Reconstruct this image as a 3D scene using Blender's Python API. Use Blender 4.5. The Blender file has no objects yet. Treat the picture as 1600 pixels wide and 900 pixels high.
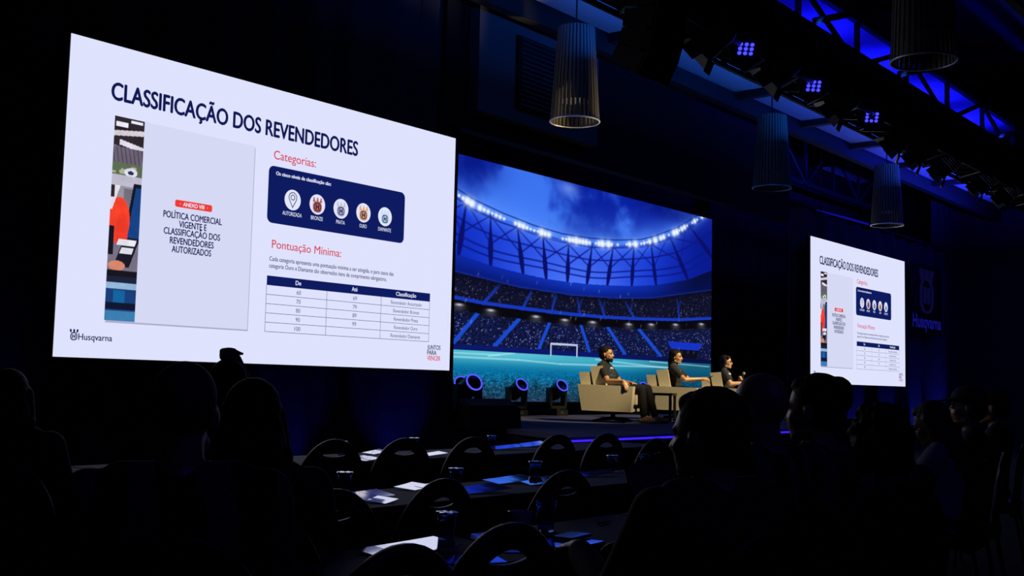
import bpy, bmesh, math, random
import numpy as np
from mathutils import Vector, Matrix, Euler

random.seed(7)
SC = bpy.context.scene
COL = SC.collection
PI = math.pi
R = math.radians

# ------------------------------------------------------------------ camera, world, exposure, large lights
F_PX, PITCH, ROLL, YAW = 1751.2, 0.0852, 0.0231, 0.8867
EYE = Vector((0, 0, 1.25))
FWD = Vector((math.sin(YAW) * math.cos(PITCH), math.cos(YAW) * math.cos(PITCH), math.sin(PITCH)))
_r0 = Vector((math.cos(YAW), -math.sin(YAW), 0))
_u0 = _r0.cross(FWD)
RGT = _r0 * math.cos(ROLL) + _u0 * math.sin(ROLL)
UPV = -_r0 * math.sin(ROLL) + _u0 * math.cos(ROLL)
cam_d = bpy.data.cameras.new('camera')
cam = bpy.data.objects.new('camera', cam_d)
COL.objects.link(cam)
cam_d.sensor_width = 36.0
cam_d.lens = F_PX / 1600 * 36
cam_d.clip_end = 200
_m = Matrix((RGT, UPV, -FWD)).transposed().to_4x4()
_m.translation = EYE
cam.matrix_world = _m
SC.camera = cam
SC.view_settings.view_transform = 'Standard'
SC.view_settings.look = 'None'
SC.view_settings.gamma = 1
SC.view_settings.exposure = 0.0
SC.view_settings.use_curve_mapping = False
SC.cycles.use_denoising = True
SC.cycles.max_bounces = 6
SC.cycles.sample_clamp_indirect = 3.0

world = bpy.data.worlds.new('world')
SC.world = world
world.use_nodes = True
world.node_tree.nodes['Background'].inputs[0].default_value = (0.15, 0.2, 1.0, 1)
world.node_tree.nodes['Background'].inputs[1].default_value = 0.0015


def lamp(name, kind, loc, target, energy, color, size=0.2, angle=60, blend=0.6, size_y=None):
    d = bpy.data.lights.new(name, kind)
    d.energy = energy
    d.color = color
    if kind == 'SPOT':
        d.spot_size = R(angle)
        d.spot_blend = blend
        d.shadow_soft_size = size
    if kind == 'AREA':
        d.size = size
        if size_y:
            d.shape = 'RECTANGLE'
            d.size_y = size_y
    o = bpy.data.objects.new(name, d)
    COL.objects.link(o)
    o.location = loc
    o.rotation_euler = (Vector(target) - Vector(loc)).to_track_quat('-Z', 'Y').to_euler()
    return o


BLUE = (0.03, 0.03, 1.0)
SKYB = (0.03, 0.18, 1.0)
WARM = (1.0, 0.80, 0.42)
# warm key on the panel from the front truss
for X, tx, e in ((13.3, 13.7, 1900), (16.1, 16.0, 2200), (18.5, 18.0, 2500)):
    lamp('stage_key', 'SPOT', (X, 5.5, 4.85), (tx, 9.3, 1.6), e, WARM, 0.15, 22, 0.7)
lamp('lamp_key', 'SPOT', (12.3, 6.9, 2.6), (10.85, 7.85, 4.6), 600, WARM, 0.1, 22, 0.7)
# blue uplights at the foot of the curtains
for X, e in ((4.3, 10), (7.75, 16), (9.3, 24)):
    lamp('curtain_uplight', 'SPOT', (X, 8.6, 0.1), (X, 9.27, 0.95), e, BLUE, 0.05, 66, 0.8)
for X, e in ((22.9, 60), (24.6, 64), (26.4, 90), (27.95, 130)):
    lamp('curtain_uplight', 'SPOT', (X, 8.6, 0.1), (X, 9.27, 0.95), e, BLUE, 0.05, 58, 0.6)
# blue wash of the truss lamps on the ceiling panels
for X, e, L, c in ((12.9, 150, 8.5, (0.01, 0.14, 1.0)), (19.4, 110, 4.5, (0.02, 0.08, 1.0)), (24.9, 600, 6.0, (0.015, 0.03, 1.0))):
    lamp('ceiling_wash', 'AREA', (X, 7.1, 5.15), (X, 7.15, 6.0), e, c, L, size_y=0.15)
# blue cove above the panels
for X, e in ((14.0, 90), (16.5, 140), (19.0, 200), (21.5, 200), (24.0, 200)):
    lamp('cove_light', 'SPOT', (X, 7.6, 6.15), (X, 7.3, 7.2), e, (0.004, 0.004, 1.0), 0.1, 130, 0.7)
lamp('far_cove_light', 'SPOT', (24.4, 10.6, 6.2), (24.6, 10.8, 7.0), 60, (0.01, 0.01, 1.0), 0.1, 120, 0.8)
# dim blue spill from the truss lamps at the rear of the hall
lamp('rear_spill', 'AREA', (2.0, -2.5, 5.5), (4.0, 3.0, 0.8), 9, (0.06, 0.05, 1.0), 3.0)
lamp('roof_wash', 'SPOT', (17.5, 3.2, 6.0), (18.5, 3.6, 7.9), 200, (0.02, 0.02, 1.0), 0.2, 120, 0.9)


# ------------------------------------------------------------------ helpers
def ray(x, y):
    return FWD + RGT * ((x - 800) / F_PX) - UPV * ((y - 450) / F_PX)


def at_z(x, y, z):
    d = ray(x, y)
    return EYE + d * ((z - EYE.z) / d.z)


def at_y(x, y, Y):
    d = ray(x, y)
    return EYE + d * (Y / d.y)


def at_d(x, y, D):
    return EYE + ray(x, y) * D


def lin(c):
    return tuple((v / 12.92 if v <= 0.04045 else ((v + 0.055) / 1.055) ** 2.4) for v in c)


def s255(r, g, b):
    return lin((r / 255, g / 255, b / 255))


MATS = {}


def mat(name, color, rough=0.7, metal=0.0, spec=0.5, noise=0.0, scale=20.0, bump=0.0, trans=0.0, ior=1.45, coat=0.0, sheen=0.0):
    if name in MATS:
        return MATS[name]
    m = bpy.data.materials.new(name)
    m.use_nodes = True
    nt = m.node_tree
    b = nt.nodes['Principled BSDF']
    b.inputs['Base Color'].default_value = (*color, 1)
    b.inputs['Roughness'].default_value = rough
    b.inputs['Metallic'].default_value = metal
    b.inputs['Specular IOR Level'].default_value = spec
    b.inputs['Transmission Weight'].default_value = trans
    b.inputs['IOR'].default_value = ior
    b.inputs['Coat Weight'].default_value = coat
    b.inputs['Sheen Weight'].default_value = sheen
    if noise > 0 or bump > 0:
        tc = nt.nodes.new('ShaderNodeTexCoord')
        n = nt.nodes.new('ShaderNodeTexNoise')
        n.inputs['Scale'].default_value = scale
        n.inputs['Detail'].default_value = 4
        nt.links.new(tc.outputs['Object'], n.inputs['Vector'])
        if noise > 0:
            mx = nt.nodes.new('ShaderNodeMix')
            mx.data_type = 'RGBA'
            mx.inputs[6].default_value = (*[c * (1 - noise) for c in color], 1)
            mx.inputs[7].default_value = (*[min(1, c * (1 + noise)) for c in color], 1)
            nt.links.new(n.outputs['Fac'], mx.inputs[0])
            nt.links.new(mx.outputs[2], b.inputs['Base Color'])
        if bump > 0:
            bp = nt.nodes.new('ShaderNodeBump')
            bp.inputs['Strength'].default_value = bump
            bp.inputs['Distance'].default_value = 0.01
            nt.links.new(n.outputs['Fac'], bp.inputs['Height'])
            nt.links.new(bp.outputs['Normal'], b.inputs['Normal'])
    MATS[name] = m
    return m


def emit(name, color, strength=1.0, sample=True):
    if name in MATS:
        return MATS[name]
    m = bpy.data.materials.new(name)
    m.use_nodes = True
    nt = m.node_tree
    nt.nodes.remove(nt.nodes['Principled BSDF'])
    e = nt.nodes.new('ShaderNodeEmission')
    e.inputs[0].default_value = (*color, 1)
    e.inputs[1].default_value = strength
    nt.links.new(e.outputs[0], nt.nodes['Material Output'].inputs[0])
    if not sample:
        m.cycles.emission_sampling = 'NONE'
    MATS[name] = m
    return m


def emit_attr(name):
    m = bpy.data.materials.new(name)
    m.use_nodes = True
    nt = m.node_tree
    nt.nodes.remove(nt.nodes['Principled BSDF'])
    e = nt.nodes.new('ShaderNodeEmission')
    a = nt.nodes.new('ShaderNodeAttribute')
    a.attribute_name = 'picture'
    nt.links.new(a.outputs['Color'], e.inputs[0])
    nt.links.new(e.outputs[0], nt.nodes['Material Output'].inputs[0])
    return m


def link(name, me, m=None, parent=None, smooth=True):
    o = bpy.data.objects.new(name, me)
    COL.objects.link(o)
    if m is not None and not me.materials:
        me.materials.append(m)
    if smooth and len(me.polygons):
        me.polygons.foreach_set('use_smooth', [True] * len(me.polygons))
    if parent is not None:
        o.parent = parent
    return o


def obj(name, bm, m=None, parent=None, smooth=False, bevel=0.0):
    if bevel > 0:
        es = [e for e in bm.edges if len(e.link_faces) == 2 and e.calc_face_angle(0) > 0.5]
        bmesh.ops.bevel(bm, geom=es, offset=bevel, segments=2, affect='EDGES', profile=0.6)
    bmesh.ops.recalc_face_normals(bm, faces=bm.faces)
    me = bpy.data.meshes.new(name)
    bm.to_mesh(me)
    bm.free()
    o = link(name, me, m, parent, smooth)
    if smooth:
        try:
            me.set_sharp_from_angle(angle=R(40))
        except Exception:
            pass
    return o


def thing(name, label, cat, loc=(0, 0, 0), rz=0.0, group=None):
    o = bpy.data.objects.new(name, None)
    COL.objects.link(o)
    o.empty_display_size = 0.1
    o.location = loc
    o.rotation_euler = (0, 0, rz)
    return tag(o, label, cat, group)


def tag(o, label, cat, group=None):
    o['label'] = label
    o['category'] = cat
    if group:
        o['group'] = group
    return o


def struct(o):
    o['kind'] = 'structure'
    return o


def kids(o):
    return [c for c in ALLKIDS.get(o.name, [])]


def copy_tree(o, parent=None):
    c = o.copy()
    COL.objects.link(c)
    if parent is not None:
        c.parent = parent
    for ch in [k for k in bpy.data.objects if k.parent == o]:
        copy_tree(ch, c)
    return c


def BM():
    return bmesh.new()


def box(bm, x0, x1, y0, y1, z0, z1, M=None):
    vs = [bm.verts.new((x, y, z)) for z in (z0, z1) for x, y in ((x0, y0), (x1, y0), (x1, y1), (x0, y1))]
    if M is not None:
        for v in vs:
            v.co = M @ v.co
    for f in ((3, 2, 1, 0), (4, 5, 6, 7), (0, 1, 5, 4), (1, 2, 6, 5), (2, 3, 7, 6), (3, 0, 4, 7)):
        bm.faces.new([vs[i] for i in f])
    return vs


def frame_to(d):
    d = Vector(d).normalized()
    a = Vector((0, 0, 1)) if abs(d.z) < 0.95 else Vector((1, 0, 0))
    u = a.cross(d).normalized()
    return u, d.cross(u)


def cone(bm, p0, r0, p1, r1, n=14):
    p0, p1 = Vector(p0), Vector(p1)
    if (p1 - p0).length < 1e-6:
        return
    u, v = frame_to(p1 - p0)
    A = [bm.verts.new(p0 + (u * math.cos(t) + v * math.sin(t)) * r0) for t in [2 * PI * i / n for i in range(n)]]
    B = [bm.verts.new(p1 + (u * math.cos(t) + v * math.sin(t)) * r1) for t in [2 * PI * i / n for i in range(n)]]
    for i in range(n):
        bm.faces.new((A[i], A[(i + 1) % n], B[(i + 1) % n], B[i]))
    bm.faces.new(A[::-1])
    bm.faces.new(B)


def ell(bm, c, r, M=None, n=16):
    if not hasattr(r, '__len__'):
        r = (r, r, r)
    T = Matrix.Translation(Vector(c)) @ (M.to_4x4() if M is not None else Matrix()) @ Matrix.Diagonal((*r, 1))
    bmesh.ops.create_uvsphere(bm, u_segments=n, v_segments=max(8, n * 3 // 4), radius=1, matrix=T)


def cap(bm, p0, r0, p1, r1, n=14):
    cone(bm, p0, r0, p1, r1, n)
    ell(bm, p0, r0, n=n)
    ell(bm, p1, r1, n=n)


def tube(bm, pts, r, n=8, closed=False):
    pts = [Vector(p) for p in pts]
    rings = []
    N = len(pts)
    pu = None
    for i, p in enumerate(pts):
        a = pts[(i - 1) % N] if (i > 0 or closed) else p
        b = pts[(i + 1) % N] if (i < N - 1 or closed) else p
        d = (b - a).normalized()
        if pu is None:
            u, v = frame_to(d)
        else:
            u = (pu - d * pu.dot(d)).normalized()
            v = d.cross(u)
        pu = u
        rr = r[i] if hasattr(r, '__len__') else r
        rings.append([bm.verts.new(p + (u * math.cos(t) + v * math.sin(t)) * rr) for t in [2 * PI * k / n for k in range(n)]])
    for i in range(N if closed else N - 1):
        A, B = rings[i], rings[(i + 1) % N]
        for k in range(n):
            bm.faces.new((A[k], A[(k + 1) % n], B[(k + 1) % n], B[k]))
    if not closed:
        bm.faces.new(rings[0][::-1])
        bm.faces.new(rings[-1])


def lathe(bm, prof, n=28, M=None, capped=True):
    rings = []
    for r, z in prof:
        rings.append([bm.verts.new((r * math.cos(2 * PI * k / n), r * math.sin(2 * PI * k / n), z)) for k in range(n)])
    for A, B in zip(rings, rings[1:]):
        for k in range(n):
            bm.faces.new((A[k], A[(k + 1) % n], B[(k + 1) % n], B[k]))
    if capped:
        bm.faces.new(rings[0][::-1])
        bm.faces.new(rings[-1])
    if M is not None:
        for ring in rings:
            for v in ring:
                v.co = M @ v.co


def prism(bm, poly, a0, a1, axis='x', M=None):
    def P(p, a):
        if axis == 'x':
            v = Vector((a, p[0], p[1]))
        elif axis == 'y':
            v = Vector((p[0], a, p[1]))
        else:
            v = Vector((p[0], p[1], a))
        return M @ v if M is not None else v
    A = [bm.verts.new(P(p, a0)) for p in poly]
    B = [bm.verts.new(P(p, a1)) for p in poly]
    n = len(poly)
    for i in range(n):
        bm.faces.new((A[i], A[(i + 1) % n], B[(i + 1) % n], B[i]))
    bm.faces.new(A[::-1])
    bm.faces.new(B)


def loft(bm, rings, n=22):
    """rings: (x, y, z, rx, ry): stacked ellipses, ends closed"""
    vs = []
    for x, y, z, rx, ry in rings:
        vs.append([bm.verts.new((x + rx * math.cos(2 * PI * k / n), y + ry * math.sin(2 * PI * k / n), z)) for k in range(n)])
    for A, B in zip(vs, vs[1:]):
        for k in range(n):
            bm.faces.new((A[k], A[(k + 1) % n], B[(k + 1) % n], B[k]))
    bm.faces.new(vs[0][::-1])
    bm.faces.new(vs[-1])


def fuse(bm, voxel=0.01, smooth=4, factor=0.5, disp=0.0, dscale=0.03):
    """one continuous surface out of overlapping closed shapes"""
    bmesh.ops.recalc_face_normals(bm, faces=bm.faces)
    me = bpy.data.meshes.new('tmp')
    bm.to_mesh(me)
    bm.free()
    o = bpy.data.objects.new('tmp', me)
    COL.objects.link(o)
    md = o.modifiers.new('r', 'REMESH')
    md.mode = 'VOXEL'
    md.voxel_size = voxel
    ms = o.modifiers.new('s', 'SMOOTH')
    ms.factor = factor
    ms.iterations = smooth
    if disp > 0:
        t = bpy.data.textures.new('hairnoise', 'CLOUDS')
        t.noise_scale = dscale
        dm = o.modifiers.new('d', 'DISPLACE')
        dm.texture = t
        dm.strength = disp
        dm.mid_level = 0.4
    dg = bpy.context.evaluated_depsgraph_get()
    out = bpy.data.meshes.new_from_object(o.evaluated_get(dg))
    bpy.data.objects.remove(o)
    bpy.data.meshes.remove(me)
    return out


def text_mesh(s, bold=0.0, align='LEFT', spacing=1.0, line=1.0):
    cu = bpy.data.curves.new('txt', 'FONT')
    cu.body = s
    cu.offset = bold
    cu.align_x = align
    cu.space_character = spacing
    cu.space_line = line
    cu.resolution_u = 4
    o = bpy.data.objects.new('txt', cu)
    COL.objects.link(o)
    dg = bpy.context.evaluated_depsgraph_get()
    me = bpy.data.meshes.new_from_object(o.evaluated_get(dg))
    bpy.data.objects.remove(o)
    bpy.data.curves.remove(cu)
    return me


def curve_solid(splines, depth, bevel=0.0):
    """2D outlines (first outer, then holes) extruded to a solid; xy plane, z = thickness"""
    cu = bpy.data.curves.new('c', 'CURVE')
    cu.dimensions = '2D'
    cu.fill_mode = 'BOTH'
    cu.extrude = depth / 2 - bevel
    cu.bevel_depth = bevel
    cu.bevel_resolution = 2
    for pts in splines:
        sp = cu.splines.new('POLY')
        sp.points.add(len(pts) - 1)
        for p, q in zip(sp.points, pts):
            p.co = (q[0], q[1], 0, 1)
        sp.use_cyclic_u = True
    o = bpy.data.objects.new('c', cu)
    COL.objects.link(o)
    dg = bpy.context.evaluated_depsgraph_get()
    me = bpy.data.meshes.new_from_object(o.evaluated_get(dg))
    bpy.data.objects.remove(o)
    bpy.data.curves.remove(cu)
    return me


CLOTH = mat('black_tablecloth', (0.012, 0.012, 0.014), 0.75, spec=0.45, noise=0.2, scale=40, bump=0.1)
BLACK = mat('black_paint', (0.008, 0.008, 0.009), 0.6, spec=0.3, noise=0.15, scale=12)
DRAPE = mat('dark_drape', (0.035, 0.035, 0.04), 0.9, spec=0.1, noise=0.2, scale=8)
BLKMET = mat('black_metal', (0.012, 0.012, 0.013), 0.4, metal=0.0, spec=0.5, noise=0.1, scale=30)
PANEL = mat('white_ceiling_panel', (0.2, 0.2, 0.2), 0.7, spec=0.3, noise=0.08, scale=1.2)
CARPET = mat('dark_carpet', (0.01, 0.01, 0.013), 0.95, spec=0.1, noise=0.3, scale=60)
STAGEM = mat('stage_carpet', (0.07, 0.07, 0.12), 0.95, spec=0.05, noise=0.12, scale=25)
STEEL = mat('dark_steel', (0.03, 0.03, 0.035), 0.45, metal=0.6, noise=0.1)

# ------------------------------------------------------------------ the room
def slab(name, x0, x1, y0, y1, z0, z1, m):
    bm = BM()
    box(bm, x0, x1, y0, y1, z0, z1)
    return struct(obj(name, bm, m))


XL, XR, YB, YF, ZC = -5.0, 31.0, -4.0, 12.6, 7.9
WALLM = mat('dark_wall', (0.02, 0.02, 0.028), 0.9, spec=0.15, noise=0.15, scale=3)
CEILM = mat('dark_ceiling', (0.05, 0.05, 0.06), 0.9, spec=0.1, noise=0.15, scale=2)
slab('floor', XL, XR, YB, YF, -0.1, 0, CARPET)
slab('ceiling', XL, XR, YB, YF, ZC, ZC + 0.1, CEILM)
slab('wall_front', XL, XR, YF, YF + 0.1, 0, ZC, WALLM)
slab('wall_back', XL, XR, YB - 0.1, YB, 0, ZC, WALLM)
slab('wall_left', XL - 0.1, XL, YB, YF, 0, ZC, WALLM)
slab('wall_right', XR, XR + 0.1, YB, YF, 0, ZC, WALLM)

# header over the stage opening and the pale bulkhead with its grille
slab('trim_1', 9.92, 19.55, 9.22, 9.4, 4.42, ZC, mat('header_black', (0.012, 0.011, 0.012), 0.85, spec=0.1, noise=0.1, scale=3))
BULK = mat('bulkhead_paint', (0.11, 0.10, 0.10), 0.85, spec=0.2, noise=0.06, scale=2)
b1 = slab('trim_2', 10.33, 12.93, 9.04, 9.21, 4.64, 5.98, BULK)
bm = BM()
box(bm, 11.06, 12.2, 9.0, 9.05, 4.82, 5.78)
vent = thing('vent_grille', 'dark slatted air vent set in the pale bulkhead above the stage screen', 'vent', (11.63, 9.0, 4.8))
o = obj('frame', bm, mat('vent_dark', (0.006, 0.006, 0.006), 0.8, spec=0.2), vent)
o.matrix_parent_inverse = Matrix.Translation((-11.63, -9.0, -4.8))
for i in range(15):
    bm = BM()
    z = 4.86 + i * 0.062
    box(bm, 11.1, 12.16, 8.97, 9.0, z, z + 0.02, None)
    o = obj('slat', bm, mat('vent_slat', (0.03, 0.03, 0.03), 0.6), vent)
    o.matrix_parent_inverse = Matrix.Translation((-11.63, -9.0, -4.8))

# ceiling: white panels between dark battens, the blue cove above them, a dark beam
k = 3
for x0, x1, y1 in ((8.0, 12.25, 8.4), (12.55, 15.9, 9.9), (16.2, 18.3, 8.4), (18.5, 20.5, 8.4), (20.7, 22.8, 8.4), (23.0, 25.2, 8.4), (25.4, 29.0, 8.2)):
    bm = BM()
    box(bm, x0, x1, 6.55, y1, 6.0, 6.05)
    struct(obj('trim_%d' % k, bm, PANEL))
    k += 1
slab('trim_%d' % k, 7.0, 30.5, 6.5, 8.45, 6.06, 6.12, BLACK); k += 1
slab('trim_%d' % k, 13.2, 27.5, 6.74, 9.0, 7.02, 7.1, mat('cove_white', (0.6, 0.6, 0.6), 0.8, noise=0.05, scale=0.8)); k += 1
slab('trim_%d' % k, 8.0, 30.5, 6.02, 6.48, 5.7, 6.02, BLACK); k += 1
P = at_z(1342, 274, 7.0)
slab('trim_%d' % k, P.x - 1.3, P.x + 1.1, P.y - 0.3, P.y + 0.45, 7.0, 7.05, MATS['cove_white']); k += 1
# battens hanging under the panels
for X in (12.4, 16.05, 18.4, 20.6, 22.9, 25.3):
    slab('trim_%d' % k, X - 0.07, X + 0.07, 6.5, 8.6, 5.9, 5.99, BLACK); k += 1
slab('trim_%d' % k, 9.0, 30.5, 8.45, 8.6, 5.75, 6.2, BLACK); k += 1


# ------------------------------------------------------------------ curtains
def curtain(name, label, x0, x1, y, z0, z1, fold=0.35, amp=0.05, rev=False):
    bm = BM()
    n = int((x1 - x0) / 0.05)
    rows = []
    zs = [z0 + (z1 - z0) * i / 10 for i in range(11)]
    for z in zs:
        f = 1.0 - 0.35 * (z - z0) / (z1 - z0)
        row = []
        for i in range(n + 1):
            x = x0 + (x1 - x0) * i / n
            ph = 2 * PI * (x + 0.07 * math.sin(1.7 * x)) / fold
            row.append(bm.verts.new((x, y + f * amp * math.sin(ph) + 0.3 * amp * math.sin(2.3 * x + z), z)))
        rows.append(row)
    for A, B in zip(rows, rows[1:]):
        for i in range(n):
            bm.faces.new((A[i], A[i + 1], B[i + 1], B[i]))
    ret = bmesh.ops.extrude_face_region(bm, geom=bm.faces[:])
    bmesh.ops.translate(bm, vec=(0, 0.02, 0), verts=[v for v in ret['geom'] if isinstance(v, bmesh.types.BMVert)])
    o = obj(name, bm, DRAPE, smooth=True)
    return tag(o, label, 'curtain')


curtain('wall_curtain', 'dark blue-lit floor-length curtain behind the large left slide screen', -4.9, 10.31, 9.32, 0.0, 6.0, 0.62)
curtain('wall_curtain', 'dark curtain with blue uplit stripes behind the small right slide screen', 19.7, 28.6, 9.32, 0.0, 4.82, 0.9, 0.07)
curtain('stage_curtain', 'black stage curtain filling the gap right of the stadium backdrop', 21.95, 30.5, 12.3, 0.0, 6.5, 0.4)
slab('trim_%d' % k, 19.6, 28.7, 9.28, 9.95, 4.84, 4.9, WALLM); k += 1
curtain('stage_curtain', 'black curtain strip hanging at the far right behind the logo sign', 28.7, 30.9, 9.6, 0.0, 6.5, 0.5)

# ------------------------------------------------------------------ stage
SZ = 0.72
st = thing('stage', 'low dark stage with blue-violet carpet under the armchairs', 'stage', (15, 9, 0))
inv = Matrix.Translation((-15, -9, 0))
poly = [(9.25, 6.75), (19.4, 6.75), (19.4, 10.05), (22.2, 10.05), (22.2, 11.9), (10.35, 11.9), (10.35, 8.4), (9.75, 7.25)]
bm = BM()
prism(bm, poly, SZ - 0.06, SZ, 'z')
o = obj('deck', bm, STAGEM, st); o.matrix_parent_inverse = inv
bm = BM()
prism(bm, [(9.3, 6.82), (19.33, 6.82), (19.33, 10.12), (22.1, 10.12), (22.1, 11.85), (10.4, 11.85), (10.4, 8.42), (9.82, 7.3)], 0.0, SZ - 0.06, 'z')
o = obj('skirt', bm, mat('stage_skirt', (0.02, 0.02, 0.03), 0.9, spec=0.1, noise=0.1), st); o.matrix_parent_inverse = inv
stp = thing('stage_step', 'dark step at the left front corner of the stage', 'step', (8.9, 6.6, 0))
bm = BM()
prism(bm, [(-0.45, -0.35), (0.35, -0.1), (0.35, 0.16), (0.2, 0.75), (-0.4, 0.4)], 0, 0.56, 'z')
obj('tread', bm, STAGEM, stp, bevel=0.01)
bm = BM()
pa, pb, pc = at_d(867, 692.5, 10.7), Vector((9.22, 6.72, 0.685)), Vector((19.35, 6.72, 0.685))
tube(bm, [pa, pa.lerp(pb, 0.5) + Vector((0, 0, 0.01)), pb, pb.lerp(pc, 0.1), pb.lerp(pc, 0.5), pc], 0.011, 8)
bm0 = bm
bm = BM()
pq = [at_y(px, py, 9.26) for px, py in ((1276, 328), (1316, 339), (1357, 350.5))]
tube(bm, pq, [0.008, 0.02, 0.02], 6)  # glowing tube added in place of a dim blue-lit ceiling edge
tag(obj('glow_strip', bm, emit('lit_edge_blue', s255(12, 12, 150), 1)), 'thin glowing line standing in for a blue-lit ceiling edge above the right slide screen', 'light strip')
bm = bm0
tag(obj('glow_strip', bm, emit('strip_blue', s255(62, 36, 255), 1.05)), 'glowing blue-violet light strip along the front edge of the stage', 'light strip')

# ------------------------------------------------------------------ stadium backdrop (LED wall)
def vnoise(x, y, seed, s):
    rng = np.random.RandomState(seed)
    g = rng.rand(256, 256)
    xs, ys = x * s + 50, y * s + 50
    xi, yi = np.floor(xs).astype(int), np.floor(ys).astype(int)
    fx, fy = xs - xi, ys - yi
    fx, fy = fx * fx * (3 - 2 * fx), fy * fy * (3 - 2 * fy)
    a, b = g[yi % 256, xi % 256], g[yi % 256, (xi + 1) % 256]
    c, d = g[(yi + 1) % 256, xi % 256], g[(yi + 1) % 256, (xi + 1) % 256]
    return (a * (1 - fx) + b * fx) * (1 - fy) + (c * (1 - fx) + d * fx) * fy


def fbm(x, y, seed, s, n=4):
    v, a, t = 0, 1.0, 0
    for i in range(n):
        v = v + a * vnoise(x, y, seed + i, s * 2 ** i)
        t += a
        a *= 0.5
    return v / t


def sstep(a, b, x):
    t = np.clip((x - a) / (b - a), 0, 1)
    return t * t * (3 - 2 * t)


def picture_mesh(name, nx, nz, x0, x1, z0, z1, paint):
    """a grid facing -Y (local x, z) with its picture as a colour per vertex"""
    gx, gz = np.meshgrid(np.linspace(x0, x1, nx), np.linspace(z0, z1, nz))
    rgb = np.clip(paint(gx, gz), 0, 1)
    l = np.where(rgb <= 0.04045, rgb / 12.92, ((rgb + 0.055) / 1.055) ** 2.4)
    me = bpy.data.meshes.new(name)
    co = np.stack([gx, np.zeros_like(gx), gz], -1).reshape(-1, 3).astype(np.float32)
    i = np.arange(nx * nz).reshape(nz, nx)
    q = np.stack([i[:-1, :-1], i[:-1, 1:], i[1:, 1:], i[1:, :-1]], -1).reshape(-1).astype(np.int32)
    me.vertices.add(nx * nz)
    me.vertices.foreach_set('co', co.ravel())
    nf = (nx - 1) * (nz - 1)
    me.loops.add(nf * 4)
    me.loops.foreach_set('vertex_index', q)
    me.polygons.add(nf)
    me.polygons.foreach_set('loop_start', np.arange(0, nf * 4, 4, dtype=np.int32))
    me.update(calc_edges=True)
    at = me.color_attributes.new('picture', 'FLOAT_COLOR', 'POINT')
    al = np.concatenate([l.reshape(-1, 3), np.ones((nx * nz, 1))], 1).astype(np.float32)
    at.data.foreach_set('color', al.ravel())
    return me


ARC = [(11.0, 5.1), (12.4, 4.62), (13.36, 4.27), (13.76, 4.16), (14.5, 4.04), (15.33, 3.94), (16.17, 3.89), (17.06, 3.91), (17.9, 3.97), (18.78, 4.08), (19.31, 4.21), (20.21, 4.5), (20.87, 4.79), (21.25, 4.96), (21.8, 5.2)]
GLB = [(11.0, 3.8), (12.2, 3.5), (13.33, 3.31), (14.2, 3.21), (15.06, 3.15), (15.72, 3.12), (16.36, 3.12), (16.97, 3.13), (17.62, 3.16), (18.51, 3.22), (19.4, 3.31), (20.67, 3.53), (21.74, 3.84)]
BAL = [(11.0, 3.3), (13.34, 3.02), (14.97, 2.9), (16.53, 2.88), (17.99, 2.93), (19.27, 3.03), (21.66, 3.38)]
T1B = [(11.0, 2.75), (13.35, 2.58), (14.03, 2.54), (15.06, 2.52), (15.91, 2.51), (16.7, 2.51), (17.6, 2.52), (18.56, 2.55), (20.33, 2.63), (21.65, 2.74)]
C2T = [(11.0, 2.56), (13.35, 2.42), (13.9, 2.39), (15.02, 2.37), (15.86, 2.35), (16.82, 2.36), (17.67, 2.37), (18.77, 2.39), (20.56, 2.48), (21.66, 2.56)]
LMP = [(12.4, 2.56), (13.44, 2.5), (14.23, 2.46), (15.46, 2.43), (16.31, 2.42), (17.19, 2.43), (18.42, 2.46), (19.24, 2.5), (20.18, 2.55), (21.25, 2.62)]
AIS2 = [(13.9, 2.39, 13.3, 1.86), (14.99, 2.36, 14.34, 1.86), (15.86, 2.35, 15.56, 1.87), (16.81, 2.36, 17.1, 1.87), (17.68, 2.37, 18.3, 1.87), (18.77, 2.39, 19.61, 1.88), (13.0, 2.4, 12.1, 1.86)]
AIS1 = [(14.43, 2.88, 14.03, 2.56), (15.31, 2.85, 15.06, 2.52), (16.0, 2.85, 15.91, 2.51), (16.69, 2.84, 16.79, 2.52), (17.39, 2.86, 17.61, 2.52), (18.29, 2.88, 18.64, 2.56), (20.24, 3.07, 20.33, 2.65)]
RIB = [(13.57, 4.30, 13.39, 3.3), (14.16, 4.16, 14.2, 3.21), (14.86, 4.06, 15.07, 3.16), (15.59, 3.99, 15.73, 3.13), (16.38, 3.93, 16.37, 3.13), (17.15, 3.97, 16.98, 3.14), (17.86, 4.03, 17.65, 3.16), (18.57, 4.13, 18.5, 3.22), (19.16, 4.25, 19.4, 3.31), (19.82, 4.46, 20.67, 3.53), (20.57, 4.76, 21.73, 4.1), (12.9, 4.5, 12.6, 3.4)]


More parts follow.
